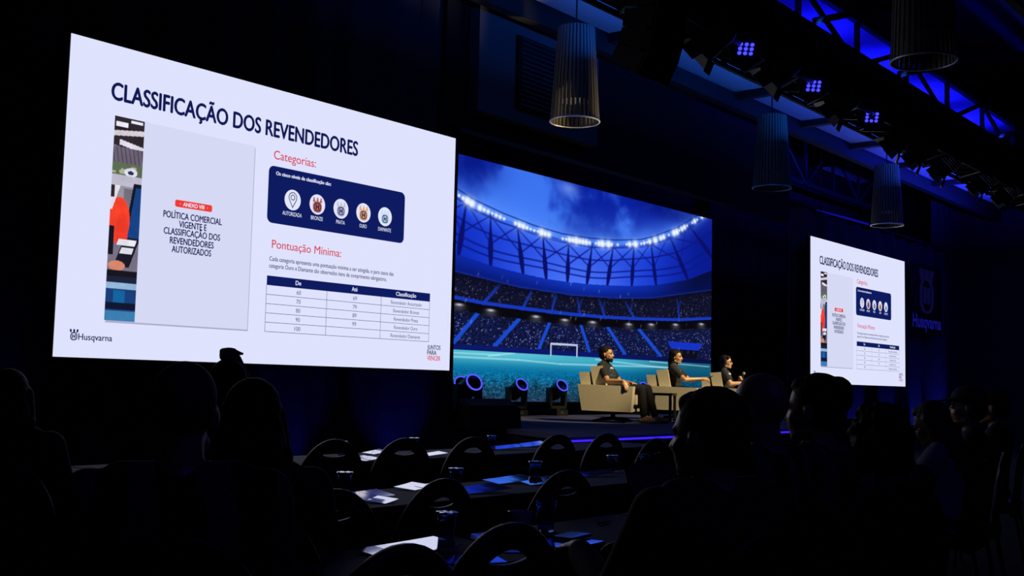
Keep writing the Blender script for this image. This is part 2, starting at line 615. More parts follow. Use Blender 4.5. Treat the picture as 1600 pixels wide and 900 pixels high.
def stadium(x, z):
    def il(t):
        return np.interp(x, [p[0] for p in t], [p[1] for p in t])

    def mix(c, k, col):
        k = k[..., None]
        return c * (1 - k) + np.array(col) / 255.0 * k

    def seg(x0, z0, x1, z1, w, soft=0.02):
        dx, dz = x1 - x0, z1 - z0
        t = np.clip(((x - x0) * dx + (z - z0) * dz) / (dx * dx + dz * dz), 0, 1)
        d = np.hypot(x - x0 - t * dx, z - z0 - t * dz)
        return 1 - sstep(w, w + soft, d), t

    arc, glb, bal, t1b, c2t = il(ARC), il(GLB), il(BAL), il(T1B), il(C2T)
    n1 = fbm(x, z * 1.4, 11, 0.8, 5)
    n2 = fbm(x, z * 1.2, 31, 1.7, 4)
    out = np.zeros(x.shape + (3,))
    # sky: deep blue cloud banks, paler towards the floodlights
    up = np.clip((z - arc) / 0.9, 0, 1)
    sky = np.zeros_like(out) + np.array([4, 24, 150]) / 255
    cl = sstep(0.44, 0.68, n1 * 0.75 + n2 * 0.25 + 0.16 * np.exp(-((x - 14.9) / 1.1) ** 2) + 0.10 * np.exp(-((x - 16.2) / 0.7) ** 2) - 0.16 * np.exp(-((x - 17.6) / 0.7) ** 2 - ((z - 4.55) / 0.25) ** 2))
    sky = mix(sky, cl * 0.95, (60, 118, 244))
    sky = mix(sky, np.exp(-up * 2.6) * 0.8, (88, 146, 255))
    sky = mix(sky, np.exp(-((x - 16.35) / 0.30) ** 2 - ((z - 4.83) / 0.14) ** 2) * 0.75, (120, 160, 250))
    sky = mix(sky, np.exp(-((x - 13.6) / 0.75) ** 2 - ((z - 4.8) / 0.3) ** 2) * 0.75, (4, 18, 125))
    sky = mix(sky, sstep(18.2, 19.6, x) * sstep(4.55, 4.9, z) * 0.6, (4, 14, 110))
    sky = mix(sky, np.exp(-((x - 18.9) / 0.5) ** 2 - ((z - arc - 0.12) / 0.2) ** 2) * 0.4, (90, 140, 255))
    # translucent roof: blue gradient with a bright lower middle
    fr = np.clip((z - glb) / (arc - glb), 0, 1)
    roof = np.zeros_like(out) + np.array([18, 52, 205]) / 255
    roof = mix(roof, sstep(0.55, 1.0, fr) * 0.6, (60, 110, 250))
    roof = mix(roof, np.exp(-((x - 16.7) / 1.5) ** 2) * (1 - fr) * 0.8, (84, 128, 255))
    roof = mix(roof, np.exp(-((x - 16.6) / 2.2) ** 2) * 0.5, (74, 116, 254))
    roof = mix(roof, sstep(18.8, 21.4, x) * 0.7, (6, 16, 120))
    roof = mix(roof, sstep(14.6, 13.3, x) * (1 - fr) * 0.55, (10, 34, 170))
    line = (12, 24, 130)
    for f0 in (0.93, 0.62, 0.33, 0.19):
        roof = mix(roof, (1 - sstep(0.010, 0.028, np.abs(fr - f0 - 0.03 * np.sin(x * 2.1)))) * 0.8, line)
    for a, b in zip(sorted(RIB)[:-1], sorted(RIB)[1:]):
        for (p, q) in ((0, 1), (1, 0)):
            xa = a[0] * 1.0 + (b[0] - a[0]) * p
            za = (a[1] if p == 0 else b[1]) - 0.12
            A, B = (a, b) if p == 0 else (b, a)
            xb, zb = B[0] + (B[2] - B[0]) * 0.62, B[1] + (B[3] - B[1]) * 0.62
            m, _ = seg(xa, za, xb, zb, 0.007, 0.018)
            roof = mix(roof, m * 0.8, line)
    for a in RIB:
        dx, dz = a[2] - a[0], a[3] - a[1]
        t = np.clip(((x - a[0]) * dx + (z - a[1]) * dz) / (dx * dx + dz * dz), 0, 1)
        d = np.hypot(x - a[0] - t * dx, z - a[1] - t * dz)
        w = 0.012 + 0.045 * np.exp(-((t - 0.72) / 0.28) ** 2)
        roof = mix(roof, (1 - sstep(w, w + 0.02, d)), (10, 16, 104))
    out = np.where((z > arc)[..., None], sky, roof)
    # balcony front between roof and tiers
    bn = np.zeros_like(out) + np.array([12, 38, 158]) / 255
    bn = mix(bn, np.exp(-((x - 17.0) / 1.6) ** 2) * 0.55, (24, 66, 214))
    bn = mix(bn, sstep(18.8, 21.3, x) * 0.85, (6, 10, 40))
    bn = mix(bn, sstep(0.0, 1.0, (glb - z) / (glb - bal)) * 0.55, (6, 16, 90))
    bn = mix(bn, (1 - sstep(0.0, 0.03, np.abs(z - bal - 0.012))) * 0.6, (30, 50, 150))
    out = np.where((z < glb)[..., None], bn, out)
    # crowd tiers, speckled
    rs = np.random.RandomState(5)
    sp = rs.rand(*x.shape)
    sp2 = rs.rand(*x.shape)
    spc = (sp + np.roll(sp, 1, 0) + np.roll(sp, 1, 1)) / 3
    c1 = np.zeros_like(out) + np.array([16, 18, 44]) / 255
    c1 = c1 * (0.35 + 1.3 * spc[..., None])
    c1 = mix(c1, (spc > 0.86) * 0.55, (150, 140, 170))
    c1 = mix(c1, (sp2 > 0.9965) * 0.7, (190, 150, 110))
    c1 = mix(c1, sstep(0.16, 0.0, bal - z) * 0.6, (8, 9, 24))
    for a in AIS1:
        m, t = seg(a[0], a[1], a[2], a[3], 0.022, 0.02)
        c1 = mix(c1, m * (0.35 + 0.6 * t), (24, 62, 196))
        m, t = seg(a[0] * 0.6 + a[2] * 0.4 + 0.09, a[1] - 0.02, a[0] * 0.45 + a[2] * 0.55, a[1] * 0.45 + a[3] * 0.55, 0.016, 0.02)
        c1 = mix(c1, m * 0.6, (20, 50, 160))
    c1 = mix(c1, 1 - sstep(0.022, 0.04, np.abs(z - t1b - 0.03)), (22, 56, 190))
    out = np.where((z < bal)[..., None], c1, out)
    dk = np.zeros_like(out) + np.array([9, 8, 14]) / 255
    out = np.where((z < t1b)[..., None], dk, out)
    c2 = np.zeros_like(out) + np.array([19, 26, 72]) / 255
    c2 = c2 * (0.15 + 1.7 * spc[..., None] ** 1.2)
    c2 = mix(c2, (spc > 0.83) * 0.75, (150, 168, 236))
    c2 = mix(c2, sstep(0.12, 0.0, c2t - z) * 0.5, (12, 12, 24))
    for a in AIS2:
        m, t = seg(*a, 0.032, 0.02)
        c2 = mix(c2, m, (24, 74, 206))
    vx = np.abs(x - 20.58)
    c2 = mix(c2, ((z < 2.20) & (z > 2.05) & (vx < 0.72 - (2.2 - z) * 1.1)) * 1.0, (22, 52, 196))
    c2 = mix(c2, ((z <= 2.05) & (z > 1.8) & (vx < 0.56 - (2.05 - z) * 0.5)) * 1.0, (14, 13, 26))
    out = np.where((z < c2t)[..., None], c2, out)
    for lx, lz in LMP:
        g = np.exp(-((x - lx) / 0.10) ** 2 - ((z - lz) / 0.022) ** 2)
        out = mix(out, g * 0.95, (236, 236, 250))
        out = mix(out, np.exp(-((x - lx) / 0.16) ** 2 - ((z - lz + 0.05) / 0.05) ** 2) * 0.5, (110, 110, 130))
    # boards and pitch
    bd = np.zeros_like(out) + np.array([12, 24, 104]) / 255
    bd = mix(bd, sstep(17.5, 21.0, x) * 0.6, (8, 10, 40))
    out = np.where((z < 1.868)[..., None], bd, out)
    gz = (1.775 - z)
    gn = fbm(x, z, 71, 9, 3)
    pc = np.zeros_like(out) + np.array([64, 170, 196]) / 255
    pc = mix(pc, np.exp(-((x - 14.6) / 1.8) ** 2 - (gz / 0.14) ** 2) * 0.6, (112, 214, 226))
    pc = mix(pc, sstep(0.06, 0.34, gz) * 1.0, (8, 112, 160))
    pc = mix(pc, sstep(0.30, 0.66, gz) * 1.0, (22, 70, 98))
    pc = mix(pc, sstep(0.62, 0.84, gz), (30, 52, 78))
    pc = mix(pc, sstep(18.0, 21.4, x + gz * 2.5) * 0.7, (4, 62, 92))
    rough = sstep(0.2, 0.6, gz)
    pc = pc * (1 + rough[..., None] * (1.5 * (spc[..., None] - 0.5) + 0.5 * (gn[..., None] - 0.5)) * 1.1)
    pc = mix(pc, rough * (spc > 0.84) * 0.35, (110, 150, 190))
    for a in ((11.0, 1.665, 15.0, 1.66, 0.010), (15.0, 1.66, 16.2, 1.622, 0.008), (16.2, 1.622, 19.9, 1.66, 0.010), (11.0, 1.72, 14.5, 1.725, 0.006), (14.2, 1.70, 14.9, 1.775, 0.008), (17.3, 1.74, 20.4, 1.62, 0.008), (19.2, 1.76, 21.6, 1.715, 0.006)):
        m, _ = seg(*a, 0.012)
        pc = mix(pc, m * 0.55, (190, 236, 244))
    out = np.where((z < 1.775)[..., None], pc, out)
    for a in ((15.915, 1.775, 15.915, 1.975), (15.915, 1.975, 16.705, 1.98), (16.705, 1.98, 16.705, 1.775)):
        m, _ = seg(*a, 0.012, 0.012)
        out = mix(out, m, (196, 206, 236))
    # floodlights along the roof edge
    fl = np.zeros_like(x)
    rr = np.random.RandomState(3)
    for lx in np.arange(12.0, 21.4, 0.105):
        lz = np.interp(lx, [p[0] for p in ARC], [p[1] for p in ARC]) - 0.0
        s = rr.choice([0.035, 0.05, 0.075, 0.10], p=[0.35, 0.3, 0.2, 0.15])
        if rr.rand() < 0.22:
            continue
        fl = np.maximum(fl, np.exp(-((x - lx) / s) ** 2 - ((z - lz) / (s * 0.75)) ** 2))
    halo = np.exp(-((z - arc) / 0.16) ** 2) * (0.45 + 0.4 * np.sin(x * 2.6) ** 2)
    out = mix(out, np.clip(halo * 0.55, 0, 1), (96, 150, 255))
    out = mix(out, (1 - sstep(0.004, 0.02, np.abs(z - arc - 0.09))) * 0.7, (10, 24, 110))
    out = mix(out, (1 - sstep(0.004, 0.02, np.abs(z - arc + 0.07))) * 0.5, (16, 34, 140))
    out = mix(out, np.clip(fl * 1.25, 0, 1), (236, 244, 255))
    # falling confetti
    rr = np.random.RandomState(9)
    for i in range(70):
        cx, cz = rr.uniform(12, 21.4), rr.uniform(1.95, 3.15)
        m = np.exp(-((x - cx - 0.3 * (z - cz)) / 0.018) ** 2 - ((z - cz) / 0.03) ** 2)
        out = mix(out, m * rr.uniform(0.2, 0.6), (150, 160, 200))
    return out


led = thing('led_wall', 'wide glowing backdrop showing a blue floodlit football stadium behind the armchairs', 'screen', (16.34, 12.05, SZ))
bm = BM()
box(bm, -5.42, 5.42, 0.01, 0.14, 0.19, 4.27)
obj('cabinet', bm, BLACK, led)
bm = BM()
for sx in (-5.1, -2.6, 0, 2.6, 5.1):
    box(bm, sx - 0.1, sx + 0.1, 0.02, 0.12, -SZ, 0.2)
obj('stand', bm, BLACK, led)
me = picture_mesh('picture', 620, 400, 11.0, 21.68, 0.948, 4.948, stadium)
o = link('picture', me, emit_attr('stadium_picture'), led, smooth=False)
o.matrix_parent_inverse = Matrix.Translation((-16.34, 0.0, -SZ))

# ------------------------------------------------------------------ slide screens
NAVY = emit('slide_navy', s255(14, 27, 96), 1, False)
NAVYT = emit('slide_navy_text', s255(16, 24, 84), 1, False)
INK = emit('slide_ink', s255(40, 42, 80), 1, False)
GREYT = emit('slide_grey_text', s255(92, 94, 140), 1, False)
REDT = emit('slide_red_text', s255(214, 66, 88), 1, False)
REDB = emit('slide_red_badge', s255(238, 60, 52), 1, False)
WHITE = emit('slide_white_text', s255(226, 230, 252), 1, False)
PALE = emit('slide_white', s255(223, 226, 253), 1.0)
CARD = emit('slide_card', s255(214, 217, 244), 1, False)
SHADE = emit('slide_card_edge', s255(172, 174, 204), 1, False)
LINEM = emit('slide_line', s255(60, 64, 110), 1, False)
H_CAP = (lambda me: max(v.co.y for v in me.vertices))(text_mesh('H'))
SW, SH = 5.0012, 2.8125


def put_text(name, parent, s, u, v, width, caph, m, bold=0.0, align='L', layer=3, label=None, line=1.0):
    me = text_mesh(s, 0.0, 'CENTER' if align == 'C' else 'LEFT', line=line)
    if bold > 0:
        # heavier strokes: the same glyphs laid a hair apart
        bm = BM()
        for i, (dx, dz) in enumerate(((-1, 0), (1, 0), (0, 0.6), (0, -0.6), (-0.5, 0), (0.5, 0))):
            k0 = len(bm.verts)
            bm.from_mesh(me)
            bm.verts.ensure_lookup_table()
            for q in bm.verts[k0:]:
                q.co.x += dx * bold
                q.co.y += dz * bold
        bm.to_mesh(me)
        bm.free()
    xs = [q.co.x for q in me.vertices]
    a, b = min(xs), max(xs)
    kx = width / (b - a)
    kz = caph / H_CAP
    for q in me.vertices:
        x = (q.co.x - (a if align == 'L' else (a + b) / 2)) * kx + u
        q.co = (x, -0.001 * layer, q.co.y * kz + v)
    o = link(name, me, m, parent, smooth=False)
    if label:
        o['label'] = label
    return o


def flat(bm, pts, layer):
    f = bm.faces.new([bm.verts.new((x, -0.001 * layer, z)) for x, z in pts])
    f.normal_update()
    if f.normal.y > 0:
        f.normal_flip()


def rect(bm, x0, x1, z0, z1, layer):
    flat(bm, [(x0, z0), (x1, z0), (x1, z1), (x0, z1)], layer)


def rrect_pts(x0, x1, z0, z1, r, n=6):
    P = []
    for cx, cz, a0 in ((x1 - r, z1 - r, 0), (x0 + r, z1 - r, 90), (x0 + r, z0 + r, 180), (x1 - r, z0 + r, 270)):
        for i in range(n + 1):
            a = R(a0 + 90 * i / n)
            P.append((cx + r * math.cos(a), cz + r * math.sin(a)))
    return P


def disc_pts(cx, cz, rx, rz, n=32):
    return [(cx + rx * math.cos(2 * PI * i / n), cz + rz * math.sin(2 * PI * i / n)) for i in range(n)]


def ring(bm, outer, inner, layer):
    A = [bm.verts.new((x, -0.001 * layer, z)) for x, z in outer]
    B = [bm.verts.new((x, -0.001 * layer, z)) for x, z in inner]
    n = len(A)
    for i in range(n):
        bm.faces.new((A[i], A[(i + 1) % n], B[(i + 1) % n], B[i]))


def flatobj(name, bm, m, parent):
    me = bpy.data.meshes.new(name)
    bm.to_mesh(me)
    bm.free()
    return link(name, me, m, parent, smooth=False)


def photo_strip(x, z):
    """workshop counter picture: u 0..0.30, v 0..1.84"""
    u, v = x / 0.302, z / 1.838

    def mix(c, k, col):
        k = (k * 1.0)[..., None]
        return c * (1 - k) + np.array(col) / 255 * k
    n = fbm(x * 3, z * 3, 3, 6, 3)
    c = np.zeros(x.shape + (3,)) + np.array([120, 112, 132]) / 255
    w = v + 0.035 * u
    c = mix(c, w > 0.86, (48, 40, 48))
    c = mix(c, np.abs(w - 0.955 - 0.0 * u) < 0.012, (40, 30, 36))
    c = mix(c, ((np.abs(v - 0.962) < 0.012) & (np.abs(u - 0.26) < 0.2)) | ((np.abs(v - 0.985) < 0.008) & (np.abs(u - 0.75) < 0.2)), (240, 238, 250))
    c = mix(c, np.abs(v - 0.915 - 0.022 * u) < 0.013, (214, 204, 214))
    c = mix(c, (np.abs(v - 0.882 + 0.03 * u) < 0.013) & (u > 0.2), (226, 222, 236))
    c = mix(c, (v < 0.85) & (v > 0.775), (108, 100, 118))
    c = mix(c, (np.sin(x * 150 + z * 30) > 0.6) & (v < 0.85) & (v > 0.775), (80, 72, 88))
    c = mix(c, (v < 0.775) & (v > 0.715), (96, 110, 84))
    c = mix(c, (v < 0.76) & (v > 0.72) & (n > 0.5), (170, 178, 150))
    c = mix(c, ((u - 0.62) / 0.22) ** 2 + ((v - 0.732) / 0.022) ** 2 < 1, (220, 220, 236))
    c = mix(c, ((u - 0.62) / 0.10) ** 2 + ((v - 0.730) / 0.010) ** 2 < 1, (40, 44, 80))
    c = mix(c, (v < 0.715) & (v > 0.66), (188, 186, 204))
    c = mix(c, (v < 0.66) & (v > 0.40), (150, 146, 160))
    c = mix(c, (np.abs(u - 0.62) < 0.2) & (v < 0.65) & (v > 0.5), (116, 112, 124))
    # monitor
    c = mix(c, (u > 0.74 - (0.68 - v) * 0.9) & (v < 0.68) & (v > 0.385), (20, 24, 40))
    c = mix(c, (u > 0.82 - (0.66 - v) * 0.9) & (v < 0.662) & (v > 0.41), (24, 66, 132))
    # arm in an orange sleeve
    c = mix(c, (((u - 0.30) / 0.36) ** 2 + ((v - 0.49) / 0.115) ** 2 < 1), (246, 66, 42))
    c = mix(c, (((u - 0.42) / 0.20) ** 2 + ((v - 0.44) / 0.09) ** 2 < 1) & (v > 0.38), (236, 58, 40))
    c = mix(c, (u < 0.14 + (v - 0.58) * 2) & (v > 0.54) & (v < 0.66), (230, 228, 240))
    c = mix(c, (u < 0.12) & (v > 0.60) & (v < 0.66), (48, 34, 40))
    c = mix(c, (u < 0.16) & (v < 0.46) & (v > 0.32), (24, 22, 34))
    c = mix(c, (np.abs((u - 0.62) - (v - 0.34) * 2.2) < 0.26) & (v < 0.39) & (v > 0.262), (26, 26, 40))
    c = mix(c, (np.abs((u - 0.60) - (v - 0.34) * 2.2) < 0.2) & (np.abs(v - 0.345) < 0.016), (226, 226, 238))
    c = mix(c, (np.abs((u - 0.50) - (v - 0.34) * 2.2) < 0.3) & (np.abs(v - 0.385) < 0.014), (230, 230, 240))
    c = mix(c, ((u - 0.30) / 0.28) ** 2 + ((v - 0.268) / 0.024) ** 2 < 1, (216, 134, 110))
    # desk
    c = mix(c, v < 0.245, (24, 22, 32))
    c = mix(c, (v < 0.215) & (v > 0.185), (30, 34, 60))
    c = mix(c, (v < 0.185) & (v > 0.155), (146, 182, 216))
    c = mix(c, v < 0.155, (26, 62, 120))
    c = mix(c, (v < 0.15) & (v > 0.07) & (u > 0.25) & (u < 0.62), (20, 100, 158))
    c = mix(c, (v < 0.09) & (v > 0.055), (18, 24, 50))
    c = mix(c, v < 0.05, (60, 126, 178))
    return c * (0.94 + 0.12 * n[..., None])


def h_badge(name, scr, cx, cz, s, crown, hcol, layer=5):
    """shield-like H inside a crowned rounded ring"""
    bm = BM()
    ring(bm, rrect_pts(cx - 0.052 * s, cx + 0.052 * s, cz - 0.075 * s, cz + 0.04 * s, 0.045 * s), rrect_pts(cx - 0.036 * s, cx + 0.036 * s, cz - 0.060 * s, cz + 0.026 * s, 0.032 * s), layer)
    for dx in (-0.045, 0, 0.045):
        flat(bm, [(cx + (dx - 0.012) * s, cz + 0.036 * s), (cx + (dx + 0.012) * s, cz + 0.036 * s), (cx + (dx * 1.15 + 0.014) * s, cz + 0.066 * s), (cx + (dx * 1.15 - 0.014) * s, cz + 0.066 * s)], layer)
        flat(bm, disc_pts(cx + dx * 1.15 * s, cz + 0.07 * s, 0.014 * s, 0.014 * s, 12), layer)
    rim = flatobj(name, bm, crown, scr)
    bm = BM()
    zc = cz - 0.017 * s
    for dx in (-0.017, 0.017):
        rect(bm, cx + (dx - 0.0075) * s, cx + (dx + 0.0075) * s, zc - 0.03 * s, zc + 0.03 * s, layer)
    rect(bm, cx - 0.012 * s, cx + 0.012 * s, zc - 0.007 * s, zc + 0.007 * s, layer)
    flatobj('letter', bm, hcol, rim)


scr = thing('slide_screen', 'large slide screen on the left side showing a classification table', 'screen', (4.9362, 9.04, 1.3903))
bm = BM()
box(bm, -0.02, SW + 0.055, 0.004, 0.09, -0.02, SH + 0.02)
obj('cabinet', bm, BLACK, scr)
bm = BM()
rect(bm, 0, SW, 0, SH, 0)
flatobj('display', bm, PALE, scr)
bm = BM()
for x in (0.6, 4.4):
    tube(bm, [(x, 0.05, SH), (x, 0.05, 6.5)], 0.008, 6)
obj('hanging_cable', bm, BLKMET, scr)
put_text('title_text', scr, 'CLASSIFICAÇÃO DOS REVENDEDORES', 0.408, 2.318, 3.0, 0.155, NAVYT, 0.036)
put_text('heading_text', scr, 'Categorias:', 2.254, 2.091, 0.56, 0.088, REDT, 0.008, label='red heading above the navy box')
put_text('heading_text', scr, 'Pontuação Mínima:', 2.275, 1.178, 0.94, 0.083, REDT, 0.008, label='red heading above the paragraph')
put_text('paragraph_text', scr, 'Cada categoria apresenta uma pontuação mínima a ser atingida, e para casos das', 2.251, 1.046, 1.765, 0.044, INK, 0.012)
put_text('paragraph_text', scr, 'categoria Ouro e Diamante são observados itens de comprimento obrigatório.', 2.251, 0.975, 1.66, 0.044, INK, 0.012)
# navy box with five round badges
bm = BM()
flat(bm, rrect_pts(2.199, 4.162, 1.431, 2.018, 0.065), 2)
nb = flatobj('navy_box', bm, NAVY, scr)
put_text('box_text', nb, 'Os cinco níveis de classificação são:', 2.291, 1.93, 0.745, 0.036, WHITE, 0.035)
cols = {'bronze': s255(176, 104, 100), 'silver': s255(192, 194, 218), 'gold': s255(226, 168, 112), 'ice': s255(196, 222, 246)}
for (cx, lab, lw, kind) in ((2.521, 'AUTORIZADA', 0.255, None), (2.855, 'BRONZE', 0.165, 'bronze'), (3.189, 'PRATA', 0.125, 'silver'), (3.521, 'OURO', 0.11, 'gold'), (3.852, 'DIAMANTE', 0.2, 'ice')):
    bm = BM()
    flat(bm, disc_pts(cx, 1.702, 0.107, 0.107), 3)
    bd = flatobj('badge', bm, WHITE, scr)
    bd['label'] = 'round badge over ' + lab
    put_text('badge_text', bd, lab, cx, 1.535, lw, 0.040, WHITE, 0.004, 'C')
    if kind is None:
        bm = BM()
        def pin(r, zb, cz=1.728):
            P = []
            for i in range(21):
                a = R(-25 + 230 * i / 20)
                P.append((cx + r * math.cos(a), cz + r * math.sin(a)))
            P.append((cx, zb))
            return P
        ring(bm, pin(0.056, 1.615), pin(0.047, 1.633), 5)
        ring(bm, disc_pts(cx, 1.728, 0.030, 0.030, 20), disc_pts(cx, 1.728, 0.021, 0.021, 20), 5)
        flatobj('pin_icon', bm, NAVYT, bd)
    else:
        bm = BM()
        flat(bm, rrect_pts(cx - 0.062, cx + 0.062, 1.615, 1.735, 0.05), 4)
        for dx in (-0.045, 0, 0.045):
            flat(bm, [(cx + dx - 0.02, 1.725), (cx + dx + 0.02, 1.725), (cx + dx * 1.1 + 0.008, 1.762), (cx + dx * 1.1 - 0.008, 1.762)], 4)
            flat(bm, disc_pts(cx + dx * 1.1, 1.764, 0.011, 0.011, 12), 4)
        flatobj('crown_icon', bm, emit('badge_' + kind, cols[kind], 1, False), bd)
        bm = BM()
        ring(bm, rrect_pts(cx - 0.047, cx + 0.047, 1.63, 1.722, 0.035), rrect_pts(cx - 0.036, cx + 0.036, 1.641, 1.711, 0.026), 5)
        for dx in (-0.016, 0.016):
            rect(bm, cx + dx - 0.008, cx + dx + 0.008, 1.648, 1.704, 5)
        rect(bm, cx - 0.012, cx + 0.012, 1.67, 1.683, 5)
        flatobj('h_icon', bm, NAVYT if kind != 'bronze' else emit('badge_dark', s255(66, 26, 50), 1, False), bd)
# table of scores
bm = BM()
rect(bm, 2.231, 4.628, 0.796, 0.893, 2)
tb = flatobj('table_header', bm, NAVY, scr)
bm = BM()
ys = [0.796 - i * (0.796 - 0.327) / 5 for i in range(6)]
for z in ys[1:]:
    rect(bm, 2.231, 4.627, z - 0.0025, z + 0.0025, 2)
for x in (2.231, 3.035, 3.836, 4.625):
    rect(bm, x - 0.0025, x + 0.0025, 0.327, 0.796, 2)
flatobj('table_lines', bm, LINEM, scr)
for x, s, w in ((2.64, 'De', 0.075), (3.43, 'Até', 0.085), (4.23, 'Classificação', 0.33)):
    put_text('header_text', tb, s, x, 0.826, w, 0.044, WHITE, 0.02, 'C')
rows = (('60', '69', 'Revendedor Autorizado', 0.50), ('70', '79', 'Revendedor Bronze', 0.42), ('80', '89', 'Revendedor Prata', 0.39), ('90', '99', 'Revendedor Ouro', 0.38), ('100', '', 'Revendedor Diamante', 0.48))
for z, (a, b, c, w) in zip(ys, rows):
    put_text('cell_text', scr, a, 2.65, z - 0.068, 0.058 if len(a) < 3 else 0.078, 0.042, GREYT, 0.008, 'C')
    if b:
        put_text('cell_text', scr, b, 3.44, z - 0.068, 0.058, 0.042, GREYT, 0.008, 'C')
    put_text('cell_text', scr, c, 4.24, z - 0.068, w, 0.04, GREYT, 0.008, 'C')
# cover page card with the picture strip
bm = BM()
rect(bm, 0.47, 2.022, 0.318, 0.345, 1)
rect(bm, 1.99, 2.022, 0.318, 2.16, 1)
flatobj('card_shadow', bm, SHADE, scr)
bm = BM()
rect(bm, 0.758, 2.013, 0.333, 2.176, 2)
flatobj('card', bm, CARD, scr)
me = picture_mesh('picture_strip', 64, 300, 0, 0.302, 0, 1.838, photo_strip)
for q in me.vertices:
    q.co = (q.co.x + 0.458, -0.003, q.co.z + 0.338)
link('picture_strip', me, emit_attr('strip_picture'), scr, smooth=False)
bm = BM()
flat(bm, rrect_pts(1.122, 1.536, 1.442, 1.509, 0.018), 3)
rb = flatobj('red_badge', bm, REDB, scr)
put_text('red_badge_text', rb, '·  ANEXO VIII  ·', 1.329, 1.457, 0.31, 0.037, WHITE, 0.03, 'C', 4)
for s, z, w in (('POLÍTICA COMERCIAL', 1.331, 0.655), ('VIGENTE E', 1.253, 0.31), ('CLASSIFICAÇÃO DOS', 1.176, 0.63), ('REVENDEDORES', 1.093, 0.49), ('AUTORIZADOS', 1.013, 0.44)):
    put_text('card_text', scr, s, 1.329, z, w, 0.060, NAVYT, 0.030, 'C')
for s, z, w, m in (('JUNTOS', 0.238, 0.226, NAVYT), ('PARA', 0.176, 0.158, NAVYT), ('VENCER', 0.112, 0.23, REDT)):
    put_text('slogan_text', scr, s, 4.607, z, w, 0.051, m, 0.022)
put_text('logo_text', scr, 'Husqvarna', 0.222, 0.153, 0.325, 0.055, NAVYT, 0.016)
h_badge('logo_icon', scr, 0.181, 0.192, 0.62, NAVYT, NAVYT, 3)

scr2 = copy_tree(scr)
scr2.location = (20.09, 9.04, 1.3903)
scr2['label'] = 'small distant slide screen on the right side beside the blue uplit curtain'
scr['group'] = scr2['group'] = 'slide screens either side of the stage'

# ------------------------------------------------------------------ logo sign right of the far screen
SIGNM = emit('sign_blue', s255(8, 8, 50), 1, False)
SIGNH = emit('sign_blue_bright', s255(17, 17, 118), 1, False)
sg = thing('logo_sign', 'dim blue crowned letter sign on the dark wall right of the far screen', 'sign', (25.93, 9.2, 2.72))
bm = BM()
cx, cz = 1.0, 0.85


def solid_ring(bm, outer, inner, y0, y1):
    loops = [[bm.verts.new((x, y, z)) for x, z in L] for y in (y0, y1) for L in (outer, inner)]
    n = len(outer)
    for a, b in ((0, 1), (2, 3), (0, 2), (1, 3)):
        for i in range(n):
            bm.faces.new((loops[a][i], loops[a][(i + 1) % n], loops[b][(i + 1) % n], loops[b][i]))


solid_ring(bm, rrect_pts(cx - 0.42, cx + 0.42, cz - 0.42, cz + 0.42, 0.34), rrect_pts(cx - 0.37, cx + 0.37, cz - 0.37, cz + 0.37, 0.29), -0.05, 0)
for dx in (-0.3, 0, 0.3):
    prism(bm, [(cx + dx - 0.06, cz + 0.36), (cx + dx + 0.06, cz + 0.36), (cx + dx * 1.2 + 0.09, cz + 0.62), (cx + dx * 1.2 - 0.09, cz + 0.62)], -0.05, 0, 'y')
obj('crest', bm, SIGNM, sg)
bm = BM()
for dx in (-0.13, 0.13):
    box(bm, cx + dx - 0.032, cx + dx + 0.032, -0.05, 0, cz - 0.2, cz + 0.2)
box(bm, cx - 0.10, cx + 0.10, -0.05, 0, cz - 0.035, cz + 0.035)
obj('letter', bm, SIGNM, sg)
me = text_mesh('Husqvarna', 0.02)
xs = [q.co.x for q in me.vertices]
kx = 1.95 / (max(xs) - min(xs))
for q in me.vertices:
    q.co = ((q.co.x - min(xs)) * kx + 0.03, -0.03, q.co.y * 0.29 / H_CAP + 0.08)
link('word', me, SIGNH, sg, smooth=False)
bm = BM()
box(bm, -0.05, 2.1, 0.0, 0.03, -0.02, 1.6)
obj('backing', bm, BLACK, sg)

# ------------------------------------------------------------------ lamps hanging from the ceiling
SLATM = mat('lamp_slat', (0.11, 0.095, 0.075), 0.6, spec=0.4, noise=0.1, scale=6)


def pendant(loc, label, h=1.15, rb=0.30, rt=0.225, n=34, chain=2.0):
    t = thing('pendant_lamp', label, 'lamp', loc, 0, 'slatted drum lamps over the hall')
    bm = BM()
    for i in range(n):
        a = 2 * PI * i / n
        ca, sa = math.cos(a), math.sin(a)
        w = 0.0175
        P = []
        for r, z in ((rb, 0), (rt, h)):
            for rr, dt in ((r, -w), (r, w), (r - 0.014, w), (r - 0.014, -w)):
                P.append(bm.verts.new((rr * ca - dt * (r / rb) * sa, rr * sa + dt * (r / rb) * ca, z)))
        for f in ((0, 1, 2, 3), (7, 6, 5, 4), (0, 4, 5, 1), (1, 5, 6, 2), (2, 6, 7, 3), (3, 7, 4, 0)):
            bm.faces.new([P[k] for k in f])
    obj('slat_shade', bm, SLATM, t)
    bm = BM()
    for r, z in ((rb, 0.0),):
        tube(bm, [(r * math.cos(a), r * math.sin(a), z) for a in [2 * PI * i / 40 for i in range(40)]], 0.010, 6, True)
    obj('hoop', bm, mat('lamp_hoop', (0.5, 0.5, 0.55), 0.35, metal=0.6), t)
    bm = BM()
    lathe(bm, [(0.02, 0.25), (rt * 0.82, 0.25), (rt * 0.82, h), (0.02, h)], 20)
    obj('inner_drum', bm, mat('lamp_inner', (0.03, 0.03, 0.035), 0.8), t)
    bm = BM()
    tube(bm, [(0, 0, h), (0, 0, h + chain)], 0.012, 6)
    obj('hanging_rod', bm, BLKMET, t)
    return t


